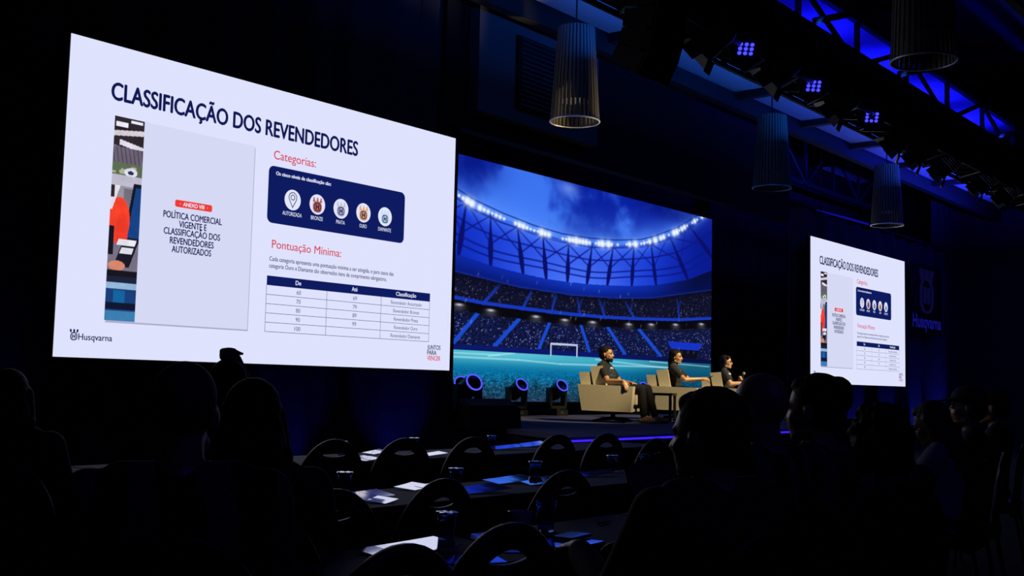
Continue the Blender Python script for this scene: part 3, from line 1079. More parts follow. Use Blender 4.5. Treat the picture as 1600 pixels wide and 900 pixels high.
pendant(at_z(898, 190, 4.42), 'tall slatted drum lamp in front of the pale bulkhead, lit warm on its right', chain=1.0)
pendant(at_z(1206, 294, 4.42), 'dim slatted drum lamp hanging above the black gap between stage screen and far screen', chain=1.4)
pendant(at_z(1386, 352, 4.42), 'dim blue slatted drum lamp hanging just above the far slide screen', chain=1.4)
pendant(at_z(1443, 96, 4.35), 'dark slatted drum lamp at the top right above the lighting truss', rt=0.25, chain=1.5)

# ------------------------------------------------------------------ lighting truss with its lamps
TY, TZ = 6.05, 5.35
tr = thing('lighting_truss', 'long black lighting truss crossing the ceiling at the upper right', 'truss', (19, TY, TZ))
bm = BM()
for dy in (-0.28, 0.28):
    for dz in (-0.28, 0.28):
        tube(bm, [(-10.5, dy, dz), (11.0, dy, dz)], 0.035, 8)
obj('chord', bm, BLKMET, tr)
bm = BM()
x = -10.5
kk = 0
while x < 10.9:
    x2 = x + 0.45
    s = 1 if kk % 2 else -1
    for dy in (-0.28, 0.28):
        tube(bm, [(x, dy, -0.28 * s), (x2, dy, 0.28 * s)], 0.018, 6)
        tube(bm, [(x, dy, -0.28), (x, dy, 0.28)], 0.018, 6)
    for dz in (-0.28, 0.28):
        tube(bm, [(x, -0.28 * s, dz), (x2, 0.28 * s, dz)], 0.018, 6)
    x = x2
    kk += 1
obj('lacing', bm, BLKMET, tr)
bm = BM()
box(bm, -10.5, 11.0, -0.25, 0.25, -0.25, 0.25)
obj('masking_cloth', bm, mat('masking_black', (0.004, 0.004, 0.004), 0.95, spec=0.05), tr)
bm = BM()
for i in range(5):
    tube(bm, [(-10.5 + j * 0.6, -0.1 + 0.09 * i + 0.02 * math.sin(j * 1.3 + i), 0.33 + 0.03 * math.sin(j * 0.9 + 2 * i)) for j in range(36)], 0.03, 6)
obj('cable_bundle', bm, mat('rubber', (0.01, 0.01, 0.01), 0.7), tr)
bm = BM()
for X in (-9, -4.5, 0, 4.5, 9):
    tube(bm, [(X, 0, 0.28), (X, 0, 0.40)], 0.05, 8)
    box(bm, X - 0.12, X + 0.12, -0.3, 0.3, 0.26, 0.34)
obj('hanger', bm, BLKMET, tr)

DIODE = emit('blue_diode', s255(58, 58, 255), 2.2, False)


def aim(loc, target):
    return (Vector(target) - Vector(loc)).to_track_quat('-Z', 'Y').to_matrix()


def led_par(px, py, label, blank=()):
    p = at_z(px, py, 5.02)
    t = thing('led_par_light', label, 'stage light', p, 0, 'blue diode lights on the lighting truss')
    d = (EYE - p)
    d = (d.normalized() + Vector((0.25, -0.2, -0.25))).normalized()
    M = d.to_track_quat('-Z', 'Y').to_matrix().to_4x4()
    bm = BM()
    lathe(bm, [(0.10, 0.26), (0.15, 0.24), (0.17, 0.12), (0.185, 0.02), (0.185, -0.02), (0.15, -0.02), (0.15, 0.0)], 20, M)
    obj('can', bm, BLKMET, t, True)
    bm = BM()
    tube(bm, [M @ Vector((0.2, 0, 0.1)), M @ Vector((0.21, 0, 0.1)) + Vector((0, 0, 0.14)), Vector((0, 0, 0.34)), M @ Vector((-0.21, 0, 0.1)) + Vector((0, 0, 0.14)), M @ Vector((-0.2, 0, 0.1))], 0.014, 6)
    tube(bm, [(0, 0, 0.30), (0, 0, 0.36)], 0.03, 8)
    obj('yoke', bm, BLKMET, t)
    q = 0
    rx = Vector((RGT.x, RGT.y, 0)).normalized()
    U = M.to_3x3() @ Vector((1, 0, 0))
    V = M.to_3x3() @ Vector((0, 1, 0))
    bm = BM()
    for i in range(3):
        for j in range(3):
            if q not in blank:
                c = (U * (i - 1) * 0.066 + V * (j - 1) * 0.050) + (M.to_3x3() @ Vector((0, 0, -0.012)))
                ell(bm, c, (0.020, 0.024, 0.020), n=10)
            q += 1
    obj('diode_cluster', bm, DIODE, t, True)
    return t


led_par(1165, 76, 'nearest blue diode light under the black truss, with three lit columns')
led_par(1271, 134, 'second blue diode light along the truss from the loudspeakers')
led_par(1362, 183, 'third blue diode light along the truss, with an unlit middle', (4,))


def fresnel(px, py, label, vents=False):
    p = at_z(px, py, 5.0)
    t = thing('spotlight', label, 'stage light', p, 0, 'dark spotlights on the lighting truss')
    M = aim((0, 0, 0), (-0.2, 0.9, -0.75)).to_4x4()
    bm = BM()
    lathe(bm, [(0.06, 0.24), (0.12, 0.23), (0.15, 0.15), (0.15, -0.12), (0.17, -0.14), (0.17, -0.18), (0.13, -0.18), (0.13, -0.1)], 20, M)
    obj('can', bm, BLKMET, t, True)
    bm = BM()
    for a in range(4):
        Q = M @ Matrix.Rotation(a * PI / 2, 4, 'Z')
        box(bm, -0.10, 0.10, 0.0, 0.008, -0.14, 0.0, Q @ Matrix.Translation((0, 0.165, -0.17)) @ Matrix.Rotation(R(28), 4, 'X'))
    obj('barn_door', bm, BLKMET, t)
    bm = BM()
    tube(bm, [M @ Vector((0.16, 0, 0.05)), M @ Vector((0.18, 0, 0.05)) + Vector((0, 0, 0.16)), Vector((0, 0, 0.34)), M @ Vector((-0.18, 0, 0.05)) + Vector((0, 0, 0.16)), M @ Vector((-0.16, 0, 0.05))], 0.014, 6)
    tube(bm, [(0, 0, 0.30), (0, 0, 0.38)], 0.03, 8)
    obj('yoke', bm, BLKMET, t)
    if vents:
        bm = BM()
        for i in range(5):
            Q = M @ Matrix.Translation((0, 0, 0.02 + i * 0.04))
            tube(bm, [Q @ Vector((0.165 * math.cos(a), 0.165 * math.sin(a), 0)) for a in [2 * PI * s / 24 for s in range(24)]], 0.010, 6, True)
        obj('cooling_fin', bm, mat('bright_fin', (0.75, 0.75, 0.75), 0.3, metal=0.3), t)
    return t


fresnel(1115, 62, 'dark spotlight with flaps left of the nearest blue diode light')
fresnel(1222, 108, 'dark spotlight hanging between the first and second blue diode lights')
fresnel(1318, 160, 'dark spotlight hanging between the second and third blue diode lights')
fresnel(1408, 216, 'dark round spotlight hanging right of the third blue diode light')
fresnel(1440, 236, 'dark spotlight with flaps over the blue ceiling panel, left of the finned ones')
fresnel(1478, 258, 'finned spotlight nearest of the three catching light at the truss end', True)
fresnel(1537, 284, 'finned spotlight middle of the three catching light at the truss end', True)
fresnel(1574, 302, 'finned spotlight farthest of the three catching light at the truss end', True)

# hanging loudspeaker array
LP = at_d(1030, 60, 10.4)
la = thing('line_array', 'black curved stack of hanging loudspeakers left of the lighting truss', 'loudspeaker', (LP.x, LP.y, LP.z))
la.scale = (0.72, 0.72, 0.72)
GR = mat('speaker_grille', (0.006, 0.006, 0.006), 0.8, spec=0.2, noise=0.4, scale=200)
yy, zz, ang = -0.21, 0.62, 0.0
for i in range(4):
    h, dp = 0.30, 0.5
    a = R((2, 8, 17, 30)[i])
    M = Matrix.Translation((0, yy, zz)) @ Matrix.Rotation(a, 4, 'X')
    bm = BM()
    prism(bm, [(0, 0), (dp, -0.045), (dp, -h + 0.045), (0, -h)], -0.36, 0.36, 'x', M)
    cabn = obj('cabinet', bm, BLKMET, la, bevel=0.008)
    bm = BM()
    box(bm, -0.34, 0.34, -0.012, -0.001, -h + 0.015, -0.015, M)
    obj('grille', bm, GR, cabn)
    bm = BM()
    for sx in (-0.362, 0.362):
        b2 = BM()
        box(b2, sx - 0.006, sx + 0.006, 0.04, 0.12, -h - 0.02, 0.02, M)
        obj('rigging_plate', b2, STEEL, cabn)
    tube(bm, [M @ Vector((-0.1, dp, -0.12)), M @ Vector((-0.12, dp + 0.12, -0.08)), M @ Vector((-0.12, dp + 0.16, 0.06)), M @ Vector((-0.1, dp + 0.1, 0.2)), M @ Vector((-0.1, dp, 0.22))], 0.012, 6)
    obj('cable', bm, mat('rubber', (0.01, 0.01, 0.01), 0.7), cabn)
    e = M @ Vector((0, 0, -h - 0.004))
    yy, zz = e.y, e.z
bm = BM()
box(bm, -0.36, 0.36, -0.25, 0.32, 0.63, 0.69)
tube(bm, [(0, 0, 0.69), (0, 0, 4.6)], 0.015, 6)
obj('flying_frame', bm, STEEL, la)

# steel roof trusses in the dark roof space
ROOF = mat('roof_steel', (0.02, 0.02, 0.025), 0.6, noise=0.1)


def roof_truss(x0, x1, y, z0, z1, step, label):
    t = thing('roof_truss', label, 'truss', ((x0 + x1) / 2, y, z0))
    c = (x0 + x1) / 2
    bm = BM()
    for z in (0, z1 - z0):
        box(bm, x0 - c, x1 - c, -0.05, 0.05, z - 0.05, z + 0.05)
    obj('chord', bm, ROOF, t)
    bm = BM()
    x, i = x0 - c, 0
    while x < x1 - c - 0.01:
        box(bm, x - 0.035, x + 0.035, -0.035, 0.035, 0, z1 - z0)
        a, b = ((x, 0), (x + step, z1 - z0)) if i % 2 == 0 else ((x, z1 - z0), (x + step, 0))
        tube(bm, [(a[0], 0, a[1]), (b[0], 0, b[1])], 0.045, 6)
        x += step
        i += 1
    obj('web_member', bm, ROOF, t)
    return t


roof_truss(12.2, 28.0, 6.62, 6.25, 6.98, 2.1, 'dark steel roof truss silhouetted against the bright blue ceiling slot')
roof_truss(9.5, 22.0, 3.7, 6.0, 7.2, 1.5, 'dark roof truss nearest the viewer, above the lamp in the top right corner')
roof_truss(15.0, 30.0, 11.2, 6.1, 7.3, 1.6, 'dim far roof truss above the right slide screen')
for px, py, where in ((1395, 117, 'crossing under the lamp at the top right'), (1210, 45, 'crossing near the loudspeakers at the top'), (1530, 215, 'at the far right end of the lighting truss')):
    P = at_z(px, py, 6.35)
    bm = BM()
    tube(bm, [(P.x, YB + 0.1, 6.35), (P.x, 6.4, 6.35)], 0.05, 8)
    tag(obj('conduit_pipe', bm, mat('galvanised_pipe', (0.12, 0.12, 0.13), 0.5, metal=0.5)), 'thin pale roof pipe ' + where, 'pipe', 'pipes in the roof space')

# ------------------------------------------------------------------ stage furniture
BEIGE = mat('beige_upholstery', (0.52, 0.46, 0.33), 0.85, spec=0.25, noise=0.08, scale=30, bump=0.08, sheen=0.2)


def puff(bm, x0, x1, y0, y1, z0, z1, M=None):
    return box(bm, x0, x1, y0, y1, z0, z1, M)


def make_armchair(name, label, loc, rz):
    t = thing(name, label, 'armchair', loc, rz, 'beige armchairs on the stage')
    for s in (-1, 1):
        bm = BM()
        # side panel: slanting back edge, arm on top
        poly = [(-0.36, 0.17), (0.37, 0.16), (0.40, 0.53), (-0.43, 0.55)]
        xs = sorted((s * 0.42, s * 0.28))
        prism(bm, poly, xs[0], xs[1], 'x')
        obj('arm', bm, BEIGE, t, True, bevel=0.018)
    bm = BM()
    prism(bm, [(-0.36, 0.17), (-0.22, 0.17), (-0.30, 0.73), (-0.45, 0.73)], -0.28, 0.28, 'x')
    obj('back_frame', bm, BEIGE, t, True, bevel=0.02)
    bm = BM()
    prism(bm, [(-0.20, 0.38), (-0.02, 0.40), (-0.10, 0.825), (-0.285, 0.81)], -0.275, 0.275, 'x')
    obj('back_cushion', bm, BEIGE, t, True, bevel=0.035)
    bm = BM()
    box(bm, -0.275, 0.275, -0.24, 0.41, 0.27, 0.405)
    obj('seat_cushion', bm, BEIGE, t, True, bevel=0.03)
    bm = BM()
    box(bm, -0.28, 0.28, -0.34, 0.36, 0.165, 0.27)
    obj('seat_rail', bm, BEIGE, t, True, bevel=0.012)
    bm = BM()
    cone(bm, (0, 0, 0.05), 0.035, (0, 0, 0.17), 0.035, 16)
    for k in range(4):
        a = PI / 4 + k * PI / 2
        tube(bm, [(0, 0, 0.055), (0.18 * math.cos(a), 0.18 * math.sin(a), 0.045), (0.34 * math.cos(a), 0.34 * math.sin(a), 0.018)], [0.026, 0.022, 0.016], 8)
    obj('swivel_base', bm, BLKMET, t, True)
    return t


RZA = math.atan2(-0.33, -0.944)
ARM = []
for px, Y, d, lab in ((958, 9.35, 0.0, 'nearest beige armchair holding the bearded man'), (1056, 9.62, 0.05, 'middle beige armchair holding the woman with tied-back hair'), (1136, 9.85, 0.08, 'farthest beige armchair holding the woman with glasses')):
    P = at_y(px, 630, Y)
    P.z = SZ
    ARM.append(make_armchair('armchair', lab, P, RZA + d))

# low side table between the first two armchairs
P = at_y(1034, 640, 9.35)
t = thing('side_table', 'small dark side table between the first two beige armchairs', 'side table', (P.x, P.y, SZ), RZA)
WOOD = mat('dark_wood', (0.03, 0.022, 0.018), 0.5, noise=0.3, scale=8)
bm = BM()
box(bm, -0.2, 0.2, -0.2, 0.2, 0.40, 0.44)
obj('table_top', bm, WOOD, t, bevel=0.005)
for sx in (-1, 1):
    for sy in (-1, 1):
        bm = BM()
        box(bm, sx * 0.17 - 0.02, sx * 0.17 + 0.02, sy * 0.17 - 0.02, sy * 0.17 + 0.02, 0, 0.40)
        obj('leg', bm, WOOD, t)

# moving-head lamps along the foot of the backdrop
HALO = emit('halo_ring', s255(78, 74, 255), 1.5, False)
LENS = mat('lens_glass', (0.01, 0.012, 0.03), 0.08, spec=0.8)


def moving_head(px, py, label, scale=1.0, dirv=(-0.15, -0.75, 0.55), base_z=SZ):
    p = at_z(px, py, base_z)
    if p.y > 11.72:
        p = at_y(px, py, 11.72)
    t = thing('moving_head_light', label, 'stage light', (p.x, p.y, base_z), 0.0, 'moving head lights on the stage')
    s = scale
    bm = BM()
    box(bm, -0.17 * s, 0.17 * s, -0.15 * s, 0.15 * s, 0.0, 0.11 * s)
    obj('base', bm, BLKMET, t, True, bevel=0.015 * s)
    bm = BM()
    d = Vector(dirv).normalized()
    M = Matrix.Translation((0, 0, 0.46 * s)) @ d.to_track_quat('Z', 'Y').to_matrix().to_4x4()
    ax = M.to_3x3() @ Vector((1, 0, 0))
    ax.z = 0
    ax.normalize()
    cone(bm, (0, 0, 0.11 * s), 0.07 * s, (0, 0, 0.15 * s), 0.07 * s, 16)
    for q in (-1, 1):
        c = ax * (0.175 * s * q)
        Q = Matrix.Rotation(math.atan2(ax.y, ax.x), 4, 'Z')
        box(bm, q * 0.175 * s - 0.025 * s, q * 0.175 * s + 0.025 * s, -0.07 * s, 0.07 * s, 0.13 * s, 0.52 * s, Q)
    Q = Matrix.Rotation(math.atan2(ax.y, ax.x), 4, 'Z')
    box(bm, -0.2 * s, 0.2 * s, -0.07 * s, 0.07 * s, 0.13 * s, 0.18 * s, Q)
    obj('yoke', bm, BLKMET, t, True, bevel=0.008 * s)
    bm = BM()
    lathe(bm, [(0.06 * s, -0.20 * s), (0.11 * s, -0.18 * s), (0.135 * s, -0.08 * s), (0.138 * s, 0.06 * s), (0.128 * s, 0.19 * s), (0.11 * s, 0.195 * s)], 26, M)
    hd = obj('head', bm, BLKMET, t, True)
    bm = BM()
    lathe(bm, [(0.001, 0.198 * s), (0.105 * s, 0.198 * s), (0.10 * s, 0.205 * s), (0.001, 0.215 * s)], 24, M)
    obj('lens', bm, LENS, hd, True)
    bm = BM()
    tube(bm, [M @ Vector((0.115 * s * math.cos(a), 0.115 * s * math.sin(a), 0.2 * s)) for a in [2 * PI * i / 32 for i in range(32)]], 0.011 * s, 8, True)
    obj('halo_ring', bm, HALO, hd, True)
    bm = BM()
    box(bm, -0.05 * s, 0.02 * s, -0.153 * s, -0.15 * s, 0.04 * s, 0.08 * s)
    obj('display', bm, mat('small_display', (0.05, 0.05, 0.05), 0.2), t)
    return t


moving_head(806, 648, 'moving head light with a blue ring, third from the left under the backdrop', 0.92, (-0.2, -0.75, 0.5))
moving_head(869, 648, 'moving head light with a blue ring, nearest to the armchairs on their left', 0.92, (-0.2, -0.75, 0.5))
moving_head(729, 660, 'large moving head light with a full blue ring at the left stage edge', 0.98, (-0.25, -0.78, 0.42))
moving_head(716, 651, 'moving head light half hidden behind the large one at the left stage edge', 0.96, (-0.5, -0.7, 0.42))
moving_head(998, 646, 'moving head light peeping out behind the knees of the bearded man', 0.92, (-0.2, -0.75, 0.5))

# stage monitor wedges and a flight case in front of the lamps
P = at_z(760, 668, SZ)
t = thing('stage_monitor', 'black wedge stage monitor in front of the moving head lights', 'loudspeaker', (P.x, P.y, SZ), R(-24))
bm = BM()
prism(bm, [(-0.26, 0.0), (0.26, 0.0), (0.26, 0.10), (0.09, 0.33), (-0.21, 0.25)], -0.34, 0.34, 'x')
cb = obj('cabinet', bm, BLACK, t, bevel=0.012)
bm = BM()
prism(bm, [(-0.205, 0.258), (0.085, 0.336), (0.082, 0.344), (-0.21, 0.268)], -0.31, 0.31, 'x')
obj('grille', bm, mat('speaker_grille', (0.006, 0.006, 0.006), 0.8), t)
bm = BM()
for sx in (-0.345,):
    box(bm, sx - 0.006, sx + 0.006, -0.08, 0.08, 0.12, 0.18)
obj('handle', bm, STEEL, t)
P = at_z(716, 672, SZ)

# ------------------------------------------------------------------ audience tables
TT = 0.74
TABLES = []


def make_table(x0, x1, y0, y1, label):
    cx, cy = (x0 + x1) / 2, (y0 + y1) / 2
    hx, hy = (x1 - x0) / 2 - 0.004, (y1 - y0) / 2
    t = thing('banquet_table', label, 'table', (cx, cy, 0), 0, 'long black-clothed tables in rows')
    bm = BM()
    box(bm, -hx + 0.01, hx - 0.01, -hy + 0.01, hy - 0.01, TT - 0.03, TT - 0.004)
    obj('tabletop', bm, WOOD, t)
    for sx in (-1, 1):
        for sy in (-1, 1):
            bm = BM()
            tube(bm, [(sx * (hx - 0.12), sy * (hy - 0.08), TT - 0.03), (sx * (hx - 0.12), sy * (hy - 0.08), 0)], 0.014, 8)
            obj('leg', bm, STEEL, t)
    bm = BM()
    n = 40
    per = []
    for i in range(n):
        per.append((-hx + 2 * hx * i / n, -hy, 0, -1))
    for i in range(14):
        per.append((hx, -hy + 2 * hy * i / 14, 1, 0))
    for i in range(n):
        per.append((hx - 2 * hx * i / n, hy, 0, 1))
    for i in range(14):
        per.append((-hx, hy - 2 * hy * i / 14, -1, 0))
    rings = []
    for z, k, inset in ((TT, 0, 0.006), (TT - 0.006, 0, 0), (TT - 0.2, 0.4, 0), (0.12, 1, 0)):
        ringv = []
        for i, (x, y, nx, ny) in enumerate(per):
            w = 0.012 * k * math.sin(i * 1.25) - (0.012 * k if nx else 0)
            zz = z if (ny != -1 or z > 0.5) else 0.60
            ringv.append(bm.verts.new((x - (x / hx) * inset + nx * w, y - (y / hy) * inset + ny * w, zz)))
        rings.append(ringv)
    for A, B in zip(rings, rings[1:]):
        for i in range(len(A)):
            bm.faces.new((A[i], A[(i + 1) % len(A)], B[(i + 1) % len(A)], B[i]))
    bm.faces.new(rings[0])
    obj('cloth', bm, CLOTH, t)
    TABLES.append(t)
    return t


ROWS = {1: (5.2, 5.85), 2: (3.3, 3.85), 3: (2.06, 2.54)}
RN = {1: 'front row', 2: 'middle row', 3: 'back row'}
DESC = {(1, 0): 'at the far left beside the long-haired person', (1, 1): 'hidden behind the bald man', (1, 2): 'behind the leftmost empty chairs', (1, 3): 'nearest the stage corner',
        (2, 0): 'carrying the big white leaflet', (2, 1): 'carrying the clear-standing cup', (2, 2): 'carrying the pair of cups near the stage strip',
        (3, 0): 'carrying the mug, the laptop and the nearest water cup', (3, 1): 'in front of the row of people at the right'}
for r, x0, n in ((1, 1.5, 4), (2, 2.32, 3), (3, 2.0, 2)):
    for i in range(n):
        make_table(x0 + 1.8 * i, x0 + 1.8 * (i + 1), ROWS[r][0], ROWS[r][1], 'black-clothed table of the %s, %s' % (RN[r], DESC[(r, i)]))

# ------------------------------------------------------------------ banquet chairs
VINYL = mat('black_vinyl', (0.012, 0.012, 0.014), 0.42, spec=0.5, noise=0.1, scale=50, bump=0.05)
CH_TOP = 0.89


def dome(a, b, z0, zs, n=26):
    """outline of the back: straight sides up to zs, then half an ellipse"""
    P = [(-a * 0.92, z0), (a * 0.92, z0)]
    for i in range(n + 1):
        t = PI * i / n
        P.append((a * math.cos(t), zs + b * math.sin(t)))
    return P


def slot(w, zc, h, n=14):
    P = []
    for i in range(n + 1):
        u = -1 + 2 * i / n
        P.append((u * w, zc + h * (1 - u * u) - 0.004 - 0.01 * u * u))
    for i in range(n - 1):
        u = 1 - 2 * (i + 1) / n
        P.append((u * w, zc - h * 0.8 * (1 - u * u) - 0.004 - 0.01 * u * u))
    return P


def make_chair():
    t = thing('banquet_chair', '', 'chair')
    me = curve_solid([dome(0.215, 0.30, 0.40, 0.59), slot(0.10, 0.815, 0.034)], 0.036, 0.012)
    tilt = R(8)
    for q in me.vertices:
        x, z, d = q.co.x, q.co.y, q.co.z
        zz = z - 0.45
        bow = -0.25 * x * x
        q.co = (x, -0.17 + bow * -1 - math.tan(tilt) * zz + d, z)
    link('backrest', me, VINYL, t, smooth=False)
    bm = BM()
    prism(bm, [(p[0], p[1]) for p in rrect_pts(-0.215, 0.215, -0.2, 0.23, 0.07)], 0.42, 0.475, 'z')
    obj('seat', bm, VINYL, t, True, bevel=0.015)
    for sx in (-1, 1):
        bm = BM()
        tube(bm, [(sx * 0.19, 0.20, 0.42), (sx * 0.2, 0.235, 0.0)], 0.012, 8)
        obj('leg', bm, BLKMET, t)
        bm = BM()
        tube(bm, [(sx * 0.19, -0.19, 0.62), (sx * 0.195, -0.17, 0.44), (sx * 0.2, -0.24, 0.0)], 0.012, 8)
        obj('leg', bm, BLKMET, t)
    bm = BM()
    tube(bm, [(-0.19, 0.2, 0.41), (0.19, 0.2, 0.41), (0.19, -0.17, 0.41), (-0.19, -0.17, 0.41)], 0.011, 8, True)
    obj('seat_frame', bm, BLKMET, t)
    return t


CHAIR = make_chair()
_first = [True]


def put_chair(loc, rz, label, group='empty banquet chairs'):
    o = CHAIR if _first[0] else copy_tree(CHAIR)
    _first[0] = False
    o.location = loc
    o.rotation_euler = (0, 0, rz)
    o['label'] = label
    o['group'] = group
    return o


for px, py, rz, lab in (
        (523, 689, -0.30, 'black round-backed chair leftmost of the front row beside the seated woman'),
        (633, 687, -0.28, 'black round-backed chair of the front row against the blue-lit curtain'),
        (740, 685, -0.25, 'black round-backed chair of the front row left of the front cup'),
        (872, 681, -0.2, 'black round-backed chair in front of the stage corner, strip light in its handle'),
        (948, 679, -0.2, 'black round-backed chair whose top interrupts the blue stage strip'),
        (1025, 687, -0.05, 'black round-backed chair with a bright left rim beside the right-hand head'),
        (520, 769, -0.2, 'black chair of the middle row with papers seen through its handle hole, at the left'),
        (692, 752, 0.0, 'black chair of the middle row with a lidded cup right behind its top'),
        (886, 738, -0.1, 'black chair of the middle row right of the lone standing cup'),
        (628, 857, -0.08, 'nearest black chair at the bottom edge, below the white paper'),
        (797, 823, -0.12, 'black chair of the back row in front of the mug')):
    P = at_z(px, py, CH_TOP)
    f = Vector((-math.sin(rz), math.cos(rz), 0))
    put_chair(Vector((P.x, P.y, 0)) + f * 0.225, rz, lab)

# ------------------------------------------------------------------ cups, mug, papers, laptop
CUPM = mat('clear_plastic', (0.16, 0.22, 0.55), 0.05, trans=0.9, ior=1.2, spec=0.5)
FOIL = mat('foil_lid', (0.9, 0.9, 0.93), 0.14, metal=0.9, spec=0.6, bump=0.15, scale=90)
GREENP = mat('green_print', (0.05, 0.22, 0.14), 0.5)


def make_cup(lid=True):
    t = thing('water_cup', '', 'cup')
    bm = BM()
    lathe(bm, [(0.0235, 0.0), (0.026, 0.004), (0.0255, 0.010), (0.0245, 0.013), (0.0295, 0.078), (0.0325, 0.082), (0.0335, 0.094), (0.0305, 0.094), (0.029, 0.082), (0.0230, 0.014), (0.001, 0.012)], 28)
    obj('cup', bm, CUPM, t, True)
    if lid:
        bm = BM()
        lathe(bm, [(0.033, 0.0885), (0.0365, 0.090), (0.0375, 0.0935), (0.036, 0.0965), (0.030, 0.0972), (0.001, 0.0966)], 30)
        for v in bm.verts:
            a = math.atan2(v.co.y, v.co.x)
            rr = math.hypot(v.co.x, v.co.y)
            if rr > 0.03:
                v.co.z += 0.0012 * math.sin(a * 7) + 0.0008 * math.sin(a * 13 + 1)
        obj('foil_lid', bm, FOIL, t, True)
    bm = BM()
    for a0 in range(-50, 51, 20):
        A = [Vector((0.0299 * math.cos(R(a0 + d)), 0.0299 * math.sin(R(a0 + d)), 0)) for d in (0, 7, 14)]
        for p, q in zip(A, A[1:]):
            f = [bm.verts.new(p + Vector((0, 0, 0.070))), bm.verts.new(q + Vector((0, 0, 0.070))), bm.verts.new(q * 1.01 + Vector((0, 0, 0.0775))), bm.verts.new(p * 1.01 + Vector((0, 0, 0.0775)))]
            bm.faces.new(f)
    obj('printed_band', bm, GREENP, t)
    return t


CUP = make_cup()
_fc = [True]
for px, base, row, lab in (
        (82, 738, 1, 'lidded water cup at the far left beside the long-haired person'),
        (534, 712, 1, 'lidded water cup whose rim shows above the leftmost front-row chair'),
        (647, 703, 1, 'lidded water cup whose rim shows above the chair before the blue-lit curtain'),
        (768, 700, 1, 'lidded water cup standing on the front table left of the stage corner'),
        (538, 771, 2, 'lidded water cup with a bright double rim beside the seated woman'),
        (712, 763, 2, 'lidded water cup half hidden behind a middle-row chair back'),
        (836, 749, 2, 'lidded water cup standing clear on the middle-row table'),
        (957, 733, 2, 'left cup of the pair standing below the stage light strip'),
        (697, 848, 3, 'nearest lidded water cup standing on the blue reflecting leaflet')):
    P = at_z(px, base, TT)
    y0, y1 = ROWS[row]
    if not (y0 + 0.05 < P.y < y1 - 0.05):
        P = at_y(px, base, min(max(P.y, y0 + 0.06), y1 - 0.06))
    c = CUP if _fc[0] else copy_tree(CUP)
    _fc[0] = False
    c.location = (P.x, P.y, TT + 0.001)
    c.rotation_euler = (0, 0, R(200 + 37 * (px % 7)))
    c['label'] = lab
    c['group'] = 'lidded water cups on the tables'
OPEN = make_cup(False)
P = at_z(988, 732, TT)
OPEN.location = (P.x, min(P.y, 3.78), TT + 0.001)
OPEN['label'] = 'right cup of the pair below the stage strip, without a bright lid'
OPEN2 = copy_tree(OPEN)
P = at_z(853, 830, TT)
OPEN2.location = (P.x, P.y, TT + 0.001)
OPEN2.scale = (1.12, 1.12, 1.1)
OPEN2['label'] = 'open clear cup right of the mug, with its peeled lid sticking up'
for o in (OPEN, OPEN2):
    o['group'] = 'unlidded water cups'
bm = BM()
lathe(bm, [(0.001, 0), (0.034, 0.0), (0.034, 0.001), (0.001, 0.001)], 24, Matrix.Translation((0.02, 0.0, 0.112)) @ Matrix.Rotation(R(-62), 4, 'Y'))
obj('foil_lid', bm, FOIL, OPEN2)

P = at_z(812, 828, TT)
mg = thing('mug', 'wide low coffee mug with a handle behind the back-row chair', 'mug', (P.x, P.y, TT + 0.001), R(-40))
MUGM = mat('white_china', (0.5, 0.5, 0.52), 0.2, spec=0.6)
bm = BM()
lathe(bm, [(0.026, 0), (0.030, 0.004), (0.040, 0.03), (0.043, 0.064), (0.0405, 0.065), (0.037, 0.03), (0.001, 0.008)], 30)
obj('bowl', bm, MUGM, mg, True)
bm = BM()
tube(bm, [(0.040, 0, 0.052), (0.056, 0, 0.055), (0.065, 0, 0.042), (0.058, 0, 0.024), (0.038, 0, 0.018)], 0.0045, 8)
obj('handle', bm, MUGM, mg, True)

PAPER = mat('glossy_paper', (0.85, 0.86, 0.9), 0.06, metal=0.8, spec=0.9, coat=1.0)
BLUEP = mat('glossy_blue_print', (0.02, 0.06, 0.22), 0.06, spec=0.8, coat=0.7, noise=0.3, scale=6)
DARKP = mat('glossy_dark_folder', (0.02, 0.02, 0.03), 0.14, spec=0.7, coat=0.6)


def paper(px, py, row, w, d, rz, label, m=PAPER, name='leaflet', cat='leaflet', h=0.0015, lift=0.0, group='leaflets on the tables'):
    P = at_z(px, py, TT)
    y0, y1 = ROWS[row]
    e = 0.5 * (abs(w * math.sin(rz)) + abs(d * math.cos(rz))) - 0.01
    P.y = min(max(P.y, y0 + e), y1 - e)
    bm = BM()
    n = 8
    T, B = [], []
    for i in range(n + 1):
        u = -0.5 + i / n
        for k, L in ((h, T), (0, B)):
            zc = k + 0.0035 * max(0, abs(u) - 0.2) * (1 if name == 'leaflet' else 0)
            L.append([bm.verts.new((u * w, -d / 2, zc)), bm.verts.new((u * w, d / 2, zc))])
    for i in range(n):
        bm.faces.new((T[i][0], T[i + 1][0], T[i + 1][1], T[i][1]))
        bm.faces.new((B[i][0], B[i][1], B[i + 1][1], B[i + 1][0]))
        bm.faces.new((T[i][0], B[i][0], B[i + 1][0], T[i + 1][0]))
        bm.faces.new((T[i][1], T[i + 1][1], B[i + 1][1], B[i][1]))
    bm.faces.new((T[0][0], T[0][1], B[0][1], B[0][0]))
    bm.faces.new((T[n][0], B[n][0], B[n][1], T[n][1]))
    o = obj(name, bm, m)
    tl = R(0 if (row == 3 and px > 700) else 3 if row == 3 else 4.5) if name == 'leaflet' else 0
    o.location = (P.x, P.y, TT + 0.001 + lift + (w + d) / 2 * math.sin(tl))
    o.rotation_euler = (tl, -tl, rz)
    return tag(o, label, cat, group)


